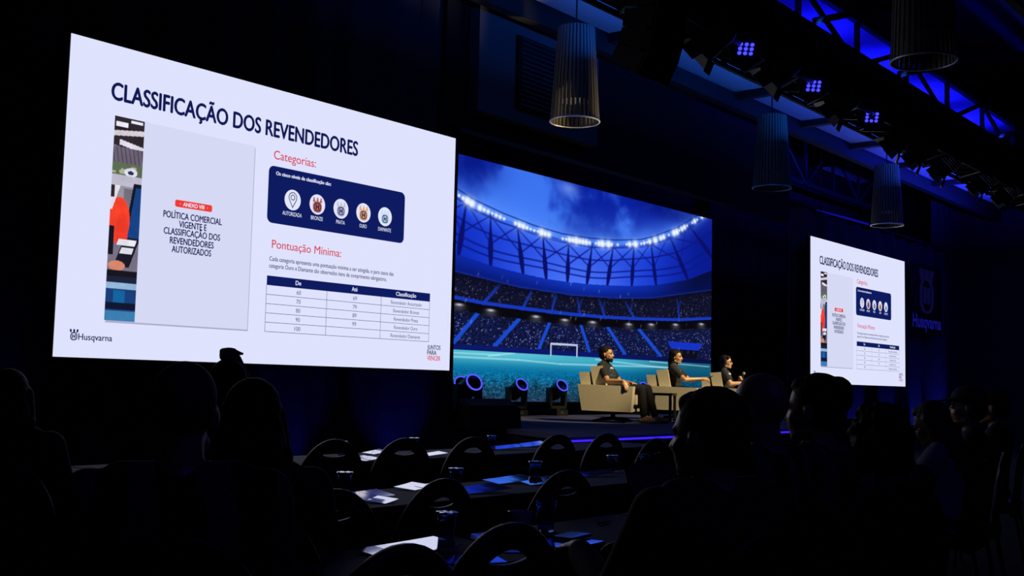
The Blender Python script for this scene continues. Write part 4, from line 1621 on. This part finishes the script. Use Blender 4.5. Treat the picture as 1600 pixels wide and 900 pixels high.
for a in (
        (588, 709, 1, .21, .10, .2, 'white leaflet sliver at the far edge of the front table beside a chair back'),
        (560, 718, 1, .15, .10, -.2, 'white leaflet left of two overlapping ones on the front table edge'),
        (574, 719.5, 1, .15, .10, .1, 'white leaflet right of two overlapping ones on the front table edge'),
        (676, 712, 1, .2, .10, -.1, 'white leaflet just right of the chair before the blue-lit curtain'),
        (786, 702.5, 1, .32, .14, -.35, 'cyan-reflecting leaflet under the front table cup'),
        (832, 697.5, 1, .30, .16, -.2, 'cyan-reflecting leaflet at the right end of the front table'),
        (90, 743, 1, .1, .1, .4, 'small white paper under the cup at the far left'),
        (563, 781, 2, .25, .16, -.25, 'big white leaflet right of the seated woman on the middle table'),
        (596, 785, 2, .12, .10, .3, 'small white leaflet corner touching the big one on the middle table'),
        (512, 784, 2, .21, .12, -.5, 'white leaflet seen through the handle hole of a middle-row chair'),
        (646, 764, 2, .16, .12, .2, 'white leaflet left of the cup-topped middle-row chair'),
        (684, 764, 2, .18, .14, .0, 'white leaflet seen through the handle hole below the half hidden cup'),
        (752, 769, 2, .24, .16, -.3, 'blue-reflecting leaflet right of the cup-topped middle-row chair'),
        (797, 754, 2, .26, .14, -.2, 'light blue reflecting leaflet left of the clear-standing cup'),
        (846, 756, 2, .21, .15, -.4, 'blue-reflecting leaflet under the clear-standing cup'),
        (926, 744, 2, .26, .12, -.3, 'blue-reflecting leaflet right of the middle-row chair near the laptop'),
        (1024, 739, 2, .2, .12, 0, 'blue-reflecting leaflet between the laptop and the right-hand head'),
        (1048, 735, 2, .2, .16, .3, 'blue-reflecting leaflet touching the right-hand head on its left'),
        (1038, 771, 3, .2, .12, -.3, 'dark blue leaflet low beside the laptop on its right'),
        (640, 862, 3, .30, .15, -.15, 'large white paper above the nearest chair at the bottom'),
        (728, 875, 3, .21, .15, -.6, 'blue-reflecting leaflet under the nearest lidded cup'),
        (712, 888, 3, .12, .06, -.5, 'small leaflet corner at the very bottom beside the nearest chair'),
        (768, 838, 3, .21, .14, -.3, 'violet-blue leaflet behind the mug-side chair back'),
        (858, 862, 3, .22, .14, -.6, 'blue-reflecting leaflet lowest beside the open clear cup')):
    paper(*a)
paper(893, 846, 3, .14, .075, .15, 'dark phone lying on the bright papers right of the open cup', DARKP, 'phone', 'phone', 0.009, 0.012, None)
paper(885, 853, 3, .22, .16, .1, 'light blue stack of glossy sheets under the phone', PAPER, 'paper_stack', 'papers', 0.011, 0.0, None)
P = at_z(944, 818, TT)
bm = BM()
tube(bm, [(-0.07, 0, 0.006), (0.055, 0, 0.006), (0.07, 0, 0.006)], [0.0045, 0.0045, 0.0015], 8)
o = obj('pen', bm, STEEL, None, True)
o.location = (P.x, P.y, TT + 0.001)
o.rotation_euler = (0, 0, 0.3)
tag(o, 'dark pen lying on the back-row table left of the laptop', 'pen')
P = at_z(118, 743, TT)
bm = BM()
tube(bm, [(0.22 * (i / 14 - .5), 0.05 * math.sin(i * .55), 0.006 + 0.004 * math.sin(i)) for i in range(15)], 0.006, 6)
o = obj('lanyard', bm, mat('dark_ribbon', (0.01, 0.01, 0.012), 0.6))
o.location = (P.x, max(5.27, P.y), TT + 0.001)
tag(o, 'dark curled lanyard on the front table right of the far left cup', 'lanyard')

P = at_z(975, 812, TT)
lp = thing('laptop', 'open laptop with a dark screen on the back-row table', 'laptop', (3.78, 2.2, TT + 0.001), R(-8))
LAPM = mat('laptop_body', (0.03, 0.03, 0.032), 0.4, metal=0.4)
bm = BM()
box(bm, -0.16, 0.16, -0.11, 0.11, 0, 0.016)
obj('keyboard_base', bm, LAPM, lp, bevel=0.004)
M = Matrix.Translation((0, 0.11, 0.016)) @ Matrix.Rotation(R(-18), 4, 'X')
bm = BM()
box(bm, -0.16, 0.16, 0, 0.008, 0, 0.21, M)
obj('lid', bm, LAPM, lp, bevel=0.003)
bm = BM()
box(bm, -0.15, 0.15, -0.002, 0.0, 0.012, 0.2, M)
obj('display', bm, mat('dark_display', (0.12, 0.12, 0.085), 0.6), lp)

# ------------------------------------------------------------------ people
SKIN = mat('skin_tan', (0.45, 0.24, 0.13), 0.4, spec=0.6, noise=0.06, scale=30)
SKIN2 = mat('skin_light', (0.55, 0.31, 0.20), 0.5, spec=0.4, noise=0.06, scale=30)
HAIR = mat('dark_hair', (0.008, 0.006, 0.005), 0.65, spec=0.2, noise=0.4, scale=60, bump=0.3)
HAIRB = mat('brown_hair', (0.06, 0.03, 0.018), 0.5, spec=0.4, noise=0.4, scale=60, bump=0.3)
TROUS = mat('dark_trousers', (0.012, 0.012, 0.014), 0.85, spec=0.2, noise=0.2, scale=30)
SHOE = mat('olive_shoe', (0.3, 0.24, 0.1), 0.7, noise=0.15)
SHOEB = mat('black_shoe', (0.01, 0.01, 0.01), 0.5)
EYEW = mat('eye', (0.02, 0.015, 0.01), 0.2)
LIPS = mat('lips', (0.30, 0.10, 0.08), 0.5)


def shirt_print(name, base, z_bar, pale=(0.55, 0.55, 0.55), blue=(0.03, 0.07, 0.12)):
    """dark T-shirt, bluish mottled print and a pale bar of lettering on the chest"""
    m = mat(name, base, 0.85, spec=0.2)
    nt = m.node_tree
    b = nt.nodes['Principled BSDF']
    tc = nt.nodes.new('ShaderNodeTexCoord')
    sx = nt.nodes.new('ShaderNodeSeparateXYZ')
    nt.links.new(tc.outputs['Object'], sx.inputs[0])

    def ma(op, a, bb, c=None):
        n = nt.nodes.new('ShaderNodeMath')
        n.operation = op
        for k, v in enumerate((a, bb, c)):
            if v is None:
                continue
            if isinstance(v, (int, float)):
                n.inputs[k].default_value = v
            else:
                nt.links.new(v, n.inputs[k])
        return n.outputs[0]
    X, Y, Z = sx.outputs
    front = ma('GREATER_THAN', Y, -0.01)
    ax = ma('ABSOLUTE', X, 0)
    nz = nt.nodes.new('ShaderNodeTexNoise')
    nz.inputs['Scale'].default_value = 26
    nt.links.new(tc.outputs['Object'], nz.inputs['Vector'])
    dz = ma('ABSOLUTE', ma('SUBTRACT', Z, z_bar), 0)
    bar = ma('MULTIPLY', ma('MULTIPLY', ma('LESS_THAN', dz, 0.014), ma('LESS_THAN', ax, 0.10)), front)
    wide = ma('MULTIPLY', ma('MULTIPLY', ma('LESS_THAN', dz, 0.13), ma('LESS_THAN', ax, 0.15)), front)
    blot = ma('MULTIPLY', wide, ma('GREATER_THAN', nz.outputs['Fac'], 0.5))
    m1 = nt.nodes.new('ShaderNodeMix'); m1.data_type = 'RGBA'
    m1.inputs[6].default_value = (*base, 1); m1.inputs[7].default_value = (*blue, 1)
    nt.links.new(blot, m1.inputs[0])
    m2 = nt.nodes.new('ShaderNodeMix'); m2.data_type = 'RGBA'
    m2.inputs[7].default_value = (*pale, 1)
    nt.links.new(m1.outputs[2], m2.inputs[6])
    nt.links.new(bar, m2.inputs[0])
    nt.links.new(m2.outputs[2], b.inputs['Base Color'])
    return m


def jacket(name, base, pale, seed):
    """jacket with broad pale panels"""
    m = mat(name, base, 0.85, spec=0.2)
    nt = m.node_tree
    b = nt.nodes['Principled BSDF']
    tc = nt.nodes.new('ShaderNodeTexCoord')
    mp = nt.nodes.new('ShaderNodeMapping')
    mp.inputs['Location'].default_value = (seed * 1.7, seed, 0.3 * seed)
    w = nt.nodes.new('ShaderNodeTexWave')
    w.inputs['Scale'].default_value = 2.2
    w.inputs['Distortion'].default_value = 5.0
    w.inputs['Detail'].default_value = 1.0
    cr = nt.nodes.new('ShaderNodeValToRGB')
    cr.color_ramp.interpolation = 'CONSTANT'
    cr.color_ramp.elements[0].color = (*base, 1)
    cr.color_ramp.elements[1].color = (*pale, 1)
    cr.color_ramp.elements[1].position = 0.62
    nt.links.new(tc.outputs['Object'], mp.inputs[0])
    nt.links.new(mp.outputs[0], w.inputs['Vector'])
    nt.links.new(w.outputs['Fac'], cr.inputs[0])
    nt.links.new(cr.outputs[0], b.inputs['Base Color'])
    return m


def hand(bm, wrist, fdir, palm_n, side, curl=0.35, k=1.0):
    """palm, five separate bent fingers; fdir = towards the fingertips, palm_n = out of the back of the hand"""
    f = Vector(fdir).normalized()
    n = Vector(palm_n)
    n = (n - f * n.dot(f)).normalized()
    s = f.cross(n) * side
    w = Vector(wrist)
    pc = w + f * 0.048 * k
    M = Matrix((s, f, n)).transposed()
    ell(bm, pc, (0.040 * k, 0.054 * k, 0.017 * k), M)
    cap(bm, w, 0.026 * k, w + f * 0.03 * k, 0.024 * k, 10)
    for i, (off, L) in enumerate(((-0.029, 0.076), (-0.010, 0.086), (0.010, 0.080), (0.028, 0.062))):
        p = w + f * 0.088 * k + s * off * k * 1.05
        d = (f + s * off * 2.2).normalized()
        a = curl * (0.8 + 0.12 * i)
        for seg, fr in ((0, 0.45), (1, 0.32), (2, 0.26)):
            d2 = (d * math.cos(a) - n * math.sin(a)).normalized()
            q = p + d2 * L * fr * k
            cap(bm, p, (0.0095 - 0.001 * seg) * k, q, (0.0088 - 0.001 * seg) * k, 8)
            nn = (n * math.cos(a) + d * math.sin(a)).normalized()
            p, d, n_ = q, d2, nn
            n = nn
            a = curl * 1.1
        n = (Vector(palm_n) - f * Vector(palm_n).dot(f)).normalized()
    p = w + f * 0.025 * k - s * 0.028 * k
    d = (f * 0.75 - s * 0.65 - n * 0.25).normalized()
    for L, r in ((0.036, 0.0115), (0.030, 0.0095)):
        q = p + d * L * k
        cap(bm, p, r * k, q, r * 0.9 * k, 8)
        p = q
        d = (d + f * 0.5 - n * 0.1).normalized()


def figure(label, loc, rz, H=1.29, seat=0.46, lean=-0.05, hy=0.0, hp=0.0, hr=0.0, R_arm=None, L_arm=None, legs=None,
           hair='short', skin=SKIN, shirt=None, trousers=TROUS, shoes=SHOEB, vox=0.009, face=False, hairm=HAIR,
           sleeve='short', build=1.0, beard=False, group='seated audience', hdy=0.0):
    t = thing('person', label, 'person', loc, rz, group)
    U = (H - 0.235 - seat) / (1.29 - 0.235 - 0.46)

    def Z(z):
        return seat + (z - 0.46) * U
    zs, zn, zh = Z(0.975), Z(1.02), H - 0.122
    hip_z = seat + 0.085
    ln = lambda z: lean * (z - hip_z) / (zn - hip_z)
    HC = Vector((0, lean + 0.035 + hdy, zh))
    HM = Matrix.Translation(HC + Vector((0, -0.02, -0.09))) @ Euler((R(hp), R(hr), R(hy))).to_matrix().to_4x4() @ Matrix.Translation((0, 0.02, 0.09))
    H3 = HM.to_3x3()
    hpt = lambda *p: HM @ Vector(p)
    b = build
    sh = {s: Vector((s * 0.175 * b, lean, zs)) for s in (-1, 1)}
    arms = {}
    for s, a in ((1, R_arm), (-1, L_arm)):
        a = dict(a or {})
        arms[s] = (Vector(a.get('elbow', (s * 0.245, lean + 0.13, Z(0.72)))), Vector(a.get('wrist', (s * 0.13, 0.37, 0.785))), a.get('dir', (-s * 0.35, 1, -0.12)), a.get('back', (0, 0.15, 1)), a.get('curl', 0.35))
    lg = {}
    for s in (1, -1):
        q = (legs or {}).get(s, {})
        lg[s] = (Vector((s * 0.095, 0.02, hip_z)), Vector(q.get('knee', (s * 0.12, 0.43, seat + 0.06))), Vector(q.get('ankle', (s * 0.12, 0.45, 0.09))), Vector(q.get('toe', (s * 0.13, 0.60, 0.035))))
    # body: one surface
    bm = BM()
    loft(bm, [(0, 0, seat + 0.01, 0.15 * b, 0.10), (0, ln(hip_z), hip_z + 0.02, 0.16 * b, 0.11), (0, ln(Z(0.70)), Z(0.70), 0.135 * b, 0.095), (0, ln(Z(0.86)), Z(0.86), 0.155 * b, 0.105), (0, ln(Z(0.95)), Z(0.95), 0.16 * b, 0.095), (0, lean, Z(1.005), 0.10, 0.07), (0, lean, Z(1.03), 0.06, 0.055)])
    cap(bm, (0, lean, Z(0.97)), 0.06, hpt(0, -0.02, -0.05), 0.052, 16)
    cap(bm, sh[1] + Vector((-0.08, 0, 0.035)), 0.045, sh[-1] + Vector((0.08, 0, 0.035)), 0.045)
    for s in (1, -1):
        el, wr, fd, bk, cu = arms[s]
        cap(bm, sh[s], 0.052, el, 0.040)
        cap(bm, el, 0.041, wr, 0.025)
        hand(bm, wr, fd, bk, s, cu)
        hp_, kn, an, to = lg[s]
        cap(bm, hp_, 0.08, kn, 0.055)
        cap(bm, kn, 0.054, an, 0.034)
        cap(bm, an, 0.034, to, 0.026)
    # head
    ell(bm, hpt(0, -0.012, 0.030), (0.076, 0.097, 0.093), H3, 24)
    ell(bm, hpt(0, 0.028, -0.032), (0.060, 0.067, 0.078), H3, 20)
    ell(bm, hpt(0, 0.066, -0.098), (0.026, 0.022, 0.018), H3)
    cap(bm, hpt(-0.03, 0.072, 0.018), 0.016, hpt(0.03, 0.072, 0.018), 0.016, 10)
    cap(bm, hpt(0, 0.086, 0.008), 0.008, hpt(0, 0.107, -0.030), 0.0125, 10)
    for s in (1, -1):
        cap(bm, hpt(s * 0.011, 0.098, -0.034), 0.008, hpt(s * 0.013, 0.088, -0.034), 0.008, 8)
        cap(bm, hpt(s * 0.045, 0.062, -0.028), 0.017, hpt(s * 0.03, 0.072, -0.035), 0.014, 8)
        ell(bm, hpt(s * 0.078, -0.012, -0.012), (0.009, 0.021, 0.033), (HM @ Matrix.Rotation(s * R(-22), 4, 'Z')).to_3x3())
        cap(bm, hpt(s * 0.048, -0.0, -0.07), 0.022, hpt(s * 0.02, 0.06, -0.092), 0.02, 8)
    cap(bm, hpt(-0.018, 0.086, -0.058), 0.0075, hpt(0.018, 0.086, -0.058), 0.0075, 8)
    cap(bm, hpt(-0.015, 0.084, -0.070), 0.008, hpt(0.015, 0.084, -0.070), 0.008, 8)
    link('body', fuse(bm, vox if not face else vox * 0.75, 3), skin, t)
    if face:
        for s in (1, -1):
            bm = BM()
            ell(bm, hpt(s * 0.030, 0.083, 0.000), (0.013, 0.008, 0.007), H3, 12)
            obj('eye', bm, EYEW, t, True)
            bm = BM()
            tube(bm, [hpt(s * 0.014, 0.0905, 0.017), hpt(s * 0.030, 0.0905, 0.022), hpt(s * 0.047, 0.080, 0.016)], [0.004, 0.005, 0.003], 8)
            obj('eyebrow', bm, HAIR, t, True)
        bm = BM()
        cap(bm, hpt(-0.019, 0.0905, -0.064), 0.005, hpt(0.019, 0.0905, -0.064), 0.005, 8)
        obj('mouth', bm, LIPS, t, True)
    # shirt
    bm = BM()
    loft(bm, [(0, 0, seat + 0.02, 0.165 * b, 0.118), (0, ln(hip_z), hip_z + 0.04, 0.172 * b, 0.125), (0, ln(Z(0.70)), Z(0.70), 0.152 * b, 0.112), (0, ln(Z(0.86)), Z(0.86), 0.170 * b, 0.120), (0, ln(Z(0.95)), Z(0.95), 0.172 * b, 0.108), (0, lean, Z(1.0), 0.12, 0.083), (0, lean, Z(1.025), 0.078, 0.068)])
    cap(bm, sh[1] + Vector((-0.07, 0, 0.03)), 0.055, sh[-1] + Vector((0.07, 0, 0.03)), 0.055)
    for s in (1, -1):
        el, wr = arms[s][0], arms[s][1]
        if sleeve == 'short':
            cap(bm, sh[s], 0.066, sh[s].lerp(el, 0.62), 0.060)
        else:
            cap(bm, sh[s], 0.068, el, 0.054)
            cap(bm, el, 0.054, el.lerp(wr, 0.9), 0.038)
    link('shirt', fuse(bm, vox, 3), shirt, t)
    # trousers
    bm = BM()
    ell(bm, (0, 0.0, seat + 0.075), (0.175 * b, 0.14, 0.085))
    for s in (1, -1):
        hp_, kn, an, to = lg[s]
        cap(bm, hp_, 0.095, kn, 0.070)
        cap(bm, kn, 0.070, an.lerp(kn, 0.04), 0.052)
    link('trousers', fuse(bm, 0.011, 3), trousers, t)
    for s in (1, -1):
        hp_, kn, an, to = lg[s]
        bm = BM()
        d = (to - an)
        d.z = 0
        d.normalize()
        an0 = Vector((an.x, an.y, to.z))
        cap(bm, an0 - d * 0.05 + Vector((0, 0, 0.012)), 0.042, an0 + d * 0.06 + Vector((0, 0, 0.01)), 0.044)
        cap(bm, an0 + d * 0.05, 0.043, an0 + d * 0.17 + Vector((0, 0, -0.002)), 0.036)
        cap(bm, an, 0.044, an0, 0.042)
        bmesh.ops.bisect_plane(bm, geom=bm.verts[:] + bm.edges[:] + bm.faces[:], plane_co=(0, 0, to.z - 0.034), plane_no=(0, 0, -1), clear_outer=True)
        bmesh.ops.holes_fill(bm, edges=bm.edges[:])
        link('shoe', fuse(bm, 0.009, 2), shoes, t)
    # hair
    if hair != 'bald':
        bm = BM()
        if hair in ('short', 'tied', 'bob', 'long', 'cap'):
            ell(bm, hpt(0, -0.026, 0.047), (0.083, 0.100, 0.091), H3, 24)
            ell(bm, hpt(0, -0.045, 0.0), (0.081, 0.078, 0.085), H3, 20)
            ell(bm, hpt(0, 0.03, 0.088), (0.055, 0.05, 0.035), H3, 16)
        if hair == 'tied':
            ell(bm, hpt(0, -0.075, -0.03), (0.06, 0.05, 0.07), H3)
            cap(bm, hpt(0, -0.10, -0.04), 0.04, hpt(0.0, -0.10, -0.17), 0.03)
            cap(bm, hpt(0, -0.10, -0.17), 0.032, hpt(0.0, -0.085, -0.30), 0.014)
            for s in (1, -1):
                cap(bm, hpt(s * 0.072, 0.01, 0.04), 0.018, hpt(s * 0.075, -0.04, -0.04), 0.02)
        if hair == 'bob':
            for s in (1, -1):
                cap(bm, hpt(s * 0.066, -0.005, 0.03), 0.03, hpt(s * 0.068, -0.03, -0.075), 0.03)
            ell(bm, hpt(0, -0.06, -0.04), (0.08, 0.055, 0.075), H3)
            cap(bm, hpt(-0.05, 0.045, 0.075), 0.026, hpt(0.05, 0.045, 0.075), 0.026)
        if hair == 'long':
            for s in (1, -1):
                cap(bm, hpt(s * 0.066, -0.005, 0.03), 0.034, hpt(s * 0.082, -0.03, -0.09), 0.038)
                cap(bm, hpt(s * 0.080, -0.04, -0.09), 0.042, hpt(s * 0.085, -0.055, -0.27), 0.035)
                cap(bm, hpt(s * 0.035, -0.085, -0.05), 0.05, hpt(s * 0.04, -0.10, -0.30), 0.035)
            ell(bm, hpt(0, -0.06, -0.06), (0.098, 0.062, 0.13), H3)
        if hair == 'curly':
            rr = random.Random(4)
            ell(bm, hpt(0, -0.035, 0.03), (0.115, 0.115, 0.115), H3, 24)
            for i in range(90):
                v = Vector((rr.gauss(0, 1), rr.gauss(0, 1), rr.gauss(0.1, 1))).normalized()
                if v.y > 0.45 and v.z < 0.55:
                    continue
                ell(bm, hpt(v.x * 0.115, -0.035 + v.y * 0.115, 0.02 + v.z * 0.115), rr.uniform(0.018, 0.030), None, 8)
            for s in (1, -1):
                cap(bm, hpt(s * 0.085, -0.04, -0.02), 0.045, hpt(s * 0.10, -0.05, -0.14), 0.04)
            ell(bm, hpt(0, -0.08, -0.07), (0.11, 0.06, 0.11), H3)
        if hair == 'crop':
            ell(bm, hpt(0, -0.022, 0.036), (0.0785, 0.0975, 0.0925), H3, 24)
        link('hair', fuse(bm, vox * 0.8, 2, 0.5, 0.004 if hair not in ('crop',) else 0.001, 0.02), hairm, t)
    if hair == 'cap':
        bm = BM()
        ell(bm, hpt(0, -0.015, 0.06), (0.09, 0.108, 0.085), H3, 24)
        n0 = H3 @ Vector((0, 0, -1))
        bmesh.ops.bisect_plane(bm, geom=bm.verts[:] + bm.edges[:] + bm.faces[:], plane_co=hpt(0, 0, 0.045), plane_no=n0, clear_outer=True)
        bmesh.ops.holes_fill(bm, edges=bm.edges[:])
        ell(bm, hpt(0, 0.11, 0.05), (0.075, 0.075, 0.009), (HM @ Matrix.Rotation(R(-10), 4, 'X')).to_3x3())
        link('cap', fuse(bm, 0.006, 2), mat('dark_cap', (0.02, 0.02, 0.03), 0.8), t)
    if beard:
        bm = BM()
        ell(bm, hpt(0, 0.035, -0.078), (0.060, 0.060, 0.042), H3)
        for s in (1, -1):
            cap(bm, hpt(s * 0.062, 0.0, -0.02), 0.011, hpt(s * 0.052, 0.02, -0.075), 0.016, 8)
        cap(bm, hpt(-0.022, 0.086, -0.049), 0.007, hpt(0.022, 0.086, -0.049), 0.007, 8)
        ell(bm, hpt(0, 0.074, -0.10), (0.03, 0.022, 0.022), H3)
        link('beard', fuse(bm, 0.006, 2), HAIR, t)
    t['_h'] = 0
    del t['_h']
    return t, hpt, HM


# the three on the stage
SH1 = shirt_print('printed_shirt_black', (0.022, 0.022, 0.024), 0.80)
Vz = Vector((0, 0, SZ))


def on_chair(i, dy=-0.02):
    a = ARM[i]
    return (a.matrix_basis @ Vector((0, dy, 0))), a.rotation_euler.z


P, rz = on_chair(0)
figure('bearded man in a black printed T-shirt in the nearest beige armchair', P, rz, H=1.12, seat=0.38, lean=-0.12, hy=-6, hp=2,
       R_arm=dict(elbow=(0.33, 0.02, 0.60), wrist=(0.395, 0.27, 0.605), dir=(0.30, 0.55, -0.80), back=(0.75, 0.35, 0.55), curl=0.22),
       L_arm=dict(elbow=(-0.27, 0.05, 0.60), wrist=(-0.05, 0.30, 0.575), dir=(0.55, 0.8, -0.15), back=(0, 0.2, 1), curl=0.4),
       legs={1: dict(knee=(0.12, 0.47, 0.50), ankle=(0.13, 0.52, 0.10), toe=(0.15, 0.70, 0.035)), -1: dict(knee=(-0.14, 0.50, 0.50), ankle=(-0.15, 0.62, 0.10), toe=(-0.18, 0.80, 0.035))},
       hair='short', beard=True, face=True, shirt=SH1, shoes=SHOE, vox=0.009, build=1.05, group='panel speakers')
P, rz = on_chair(1)
MIC = mat('microphone_black', (0.015, 0.015, 0.015), 0.4)
tW, _, _ = figure('woman with tied-back dark hair in the middle armchair, reaching forward with both hands', P, rz, H=1.155, seat=0.39, lean=-0.02, hy=-8, hp=0,
       R_arm=dict(elbow=(0.25, 0.20, 0.66), wrist=(0.10, 0.45, 0.68), dir=(-0.35, 1, 0.05), back=(0.5, 0.1, 0.8), curl=0.5),
       L_arm=dict(elbow=(-0.25, 0.20, 0.66), wrist=(-0.08, 0.45, 0.68), dir=(0.35, 1, 0.05), back=(-0.5, 0.1, 0.8), curl=0.5),
       hair='tied', face=True, skin=SKIN, shirt=SH1, build=0.95, group='panel speakers')
ph = thing('phone', 'dark phone held out by the woman in the middle armchair', 'phone', tW.matrix_basis @ Vector((0.01, 0.555, 0.70)), rz)
bm = BM()
box(bm, -0.037, 0.037, -0.075, 0.075, -0.005, 0.005, Matrix.Rotation(R(25), 4, 'X'))
obj('body', bm, MIC, ph, bevel=0.002)
bm = BM()
box(bm, -0.033, 0.033, -0.068, 0.068, 0.005, 0.0056, Matrix.Rotation(R(25), 4, 'X'))
obj('display', bm, LENS, ph)
P, rz = on_chair(2)
t3, hp3, HM3 = figure('woman with glasses and dark bobbed hair in the farthest armchair, holding a microphone', P, rz, H=1.13, seat=0.39, lean=-0.03, hy=-10, hp=2,
       R_arm=dict(elbow=(0.25, 0.10, 0.62), wrist=(0.16, 0.36, 0.64), dir=(-0.5, 1, 0.0), back=(0.3, 0.1, 0.9), curl=0.5),
       L_arm=dict(elbow=(-0.25, 0.10, 0.60), wrist=(-0.08, 0.22, 0.66), dir=(0.35, 0.5, 0.5), back=(-0.6, 0.6, 0.2), curl=0.8),
       hair='bob', face=True, skin=SKIN2, shirt=SH1, build=0.92, group='panel speakers')
bm = BM()
for s in (1, -1):
    tube(bm, [hp3(s * 0.032 + 0.024 * math.cos(a), 0.102, 0.0 + 0.019 * math.sin(a)) for a in [2 * PI * i / 18 for i in range(18)]], 0.0028, 6, True)
    tube(bm, [hp3(s * 0.056, 0.100, 0.004), hp3(s * 0.080, 0.06, 0.006), hp3(s * 0.084, -0.01, 0.0)], 0.0025, 6)
tube(bm, [hp3(-0.009, 0.103, 0.002), hp3(0.009, 0.103, 0.002)], 0.0025, 6)
obj('glasses', bm, MIC, t3)
mc = thing('microphone', 'handheld microphone with a pale ball head held by the woman with glasses', 'microphone', t3.matrix_basis @ Vector((-0.045, 0.285, 0.70)), rz)
bm = BM()
cone(bm, (0, -0.01, -0.10), 0.012, (0, 0.02, 0.08), 0.018, 14)
obj('grip', bm, MIC, mc, True)
bm = BM()
ell(bm, (0, 0.028, 0.11), 0.03)
obj('ball_head', bm, mat('mic_mesh', (0.35, 0.33, 0.30), 0.4, metal=0.7, bump=0.6, scale=400), mc, True)

# the audience
NAVYJ = jacket('navy_panel_jacket', (0.012, 0.012, 0.02), (0.06, 0.06, 0.09), 1.0)
NAVYJ2 = jacket('navy_panel_jacket_two', (0.012, 0.012, 0.02), (0.07, 0.07, 0.10), 2.3)
DARKT = mat('dark_top', (0.014, 0.014, 0.018), 0.85, noise=0.2)
GREYT2 = mat('grey_blouse', (0.28, 0.28, 0.34), 0.8, noise=0.1)


def sit(px, py, D, rz, label, H_off=0.0, **kw):
    """audience member whose crown stands at a pixel and a distance"""
    P = at_d(px, py, D)
    H = P.z + H_off
    lean = kw.get('lean', -0.05)
    off = Matrix.Rotation(rz, 3, 'Z') @ Vector((0, lean + 0.02, 0))
    root = Vector((P.x, P.y, 0)) - off
    f = Matrix.Rotation(rz, 3, 'Z') @ Vector((0, 1, 0))
    r = figure(label, root, rz, H=H, **kw)
    put_chair(root + f * 0.0, rz, kw.pop('chair', None) or 'black chair under the ' + label[:60].rsplit(' ', 0)[0], 'occupied banquet chairs')
    return r


sit(14, 581, 4.7, -0.55, 'long-haired person in dark clothes cut off by the left frame edge', hair='long', shirt=DARKT, sleeve='long', hy=-6)
sit(290, 568, 2.7, -0.60, 'man with a shaved head and panelled jacket seen from behind at the left', hair='crop', shirt=NAVYJ, sleeve='long', build=1.15, hairm=mat('stubble', (0.04, 0.035, 0.035), 0.7, noise=0.3, scale=300))
sit(396, 598, 3.3, -0.62, 'long-haired woman seen from behind, right of the shaved man', hair='long', shirt=DARKT, sleeve='long', hy=4)
sit(357, 566, 4.9, -0.55, 'person farther off resting a fist on the crown of the head', hair='short', shirt=DARKT, sleeve='long',
    R_arm=dict(elbow=(0.14, 0.26, 1.12), wrist=(0.02, 0.09, 1.35), dir=(-0.25, -1, 0.25), back=(0, 0.2, 1), curl=0.9))
sit(1112, 612, 3.0, -0.28, 'big dark-haired man turned to the stage, nearest of the right-hand heads', hair='short', shirt=DARKT, sleeve='long', build=1.2, hy=14)
sit(1192, 583, 3.75, -0.25, 'bald man with a lit forehead behind the big dark-haired man', hair='bald', shirt=NAVYJ2, sleeve='long', hy=8, build=1.1)
sit(1277, 589, 4.1, -0.1, 'dark-haired man in profile below the far slide screen', hair='short', shirt=NAVYJ, sleeve='long', hy=10)
sit(1306, 592, 6.8, -0.3, 'person whose dark crown shows just right of the profile man', hair='short', shirt=DARKT, sleeve='long')
sit(1372, 637, 4.75, -0.7, 'person with bushy curly hair seen from behind below the far screen corner', hair='curly', shirt=NAVYJ2, sleeve='long')
sit(1466, 628, 6.4, 0.1, 'woman with long brown hair and pale blouse looking down, near the blue uplights', hair='long', hairm=HAIRB, shirt=GREYT2, sleeve='long', hp=-18, lean=0.02, face=True)
sit(1514, 607, 7.0, 0.30, 'man in a dark cap in profile facing left at the right', hair='cap', shirt=DARKT, sleeve='long', face=True)
sit(1553, 612, 8.3, 0.20, 'dim dark-haired person farthest right, behind the capped man', hair='short', shirt=DARKT, sleeve='long')
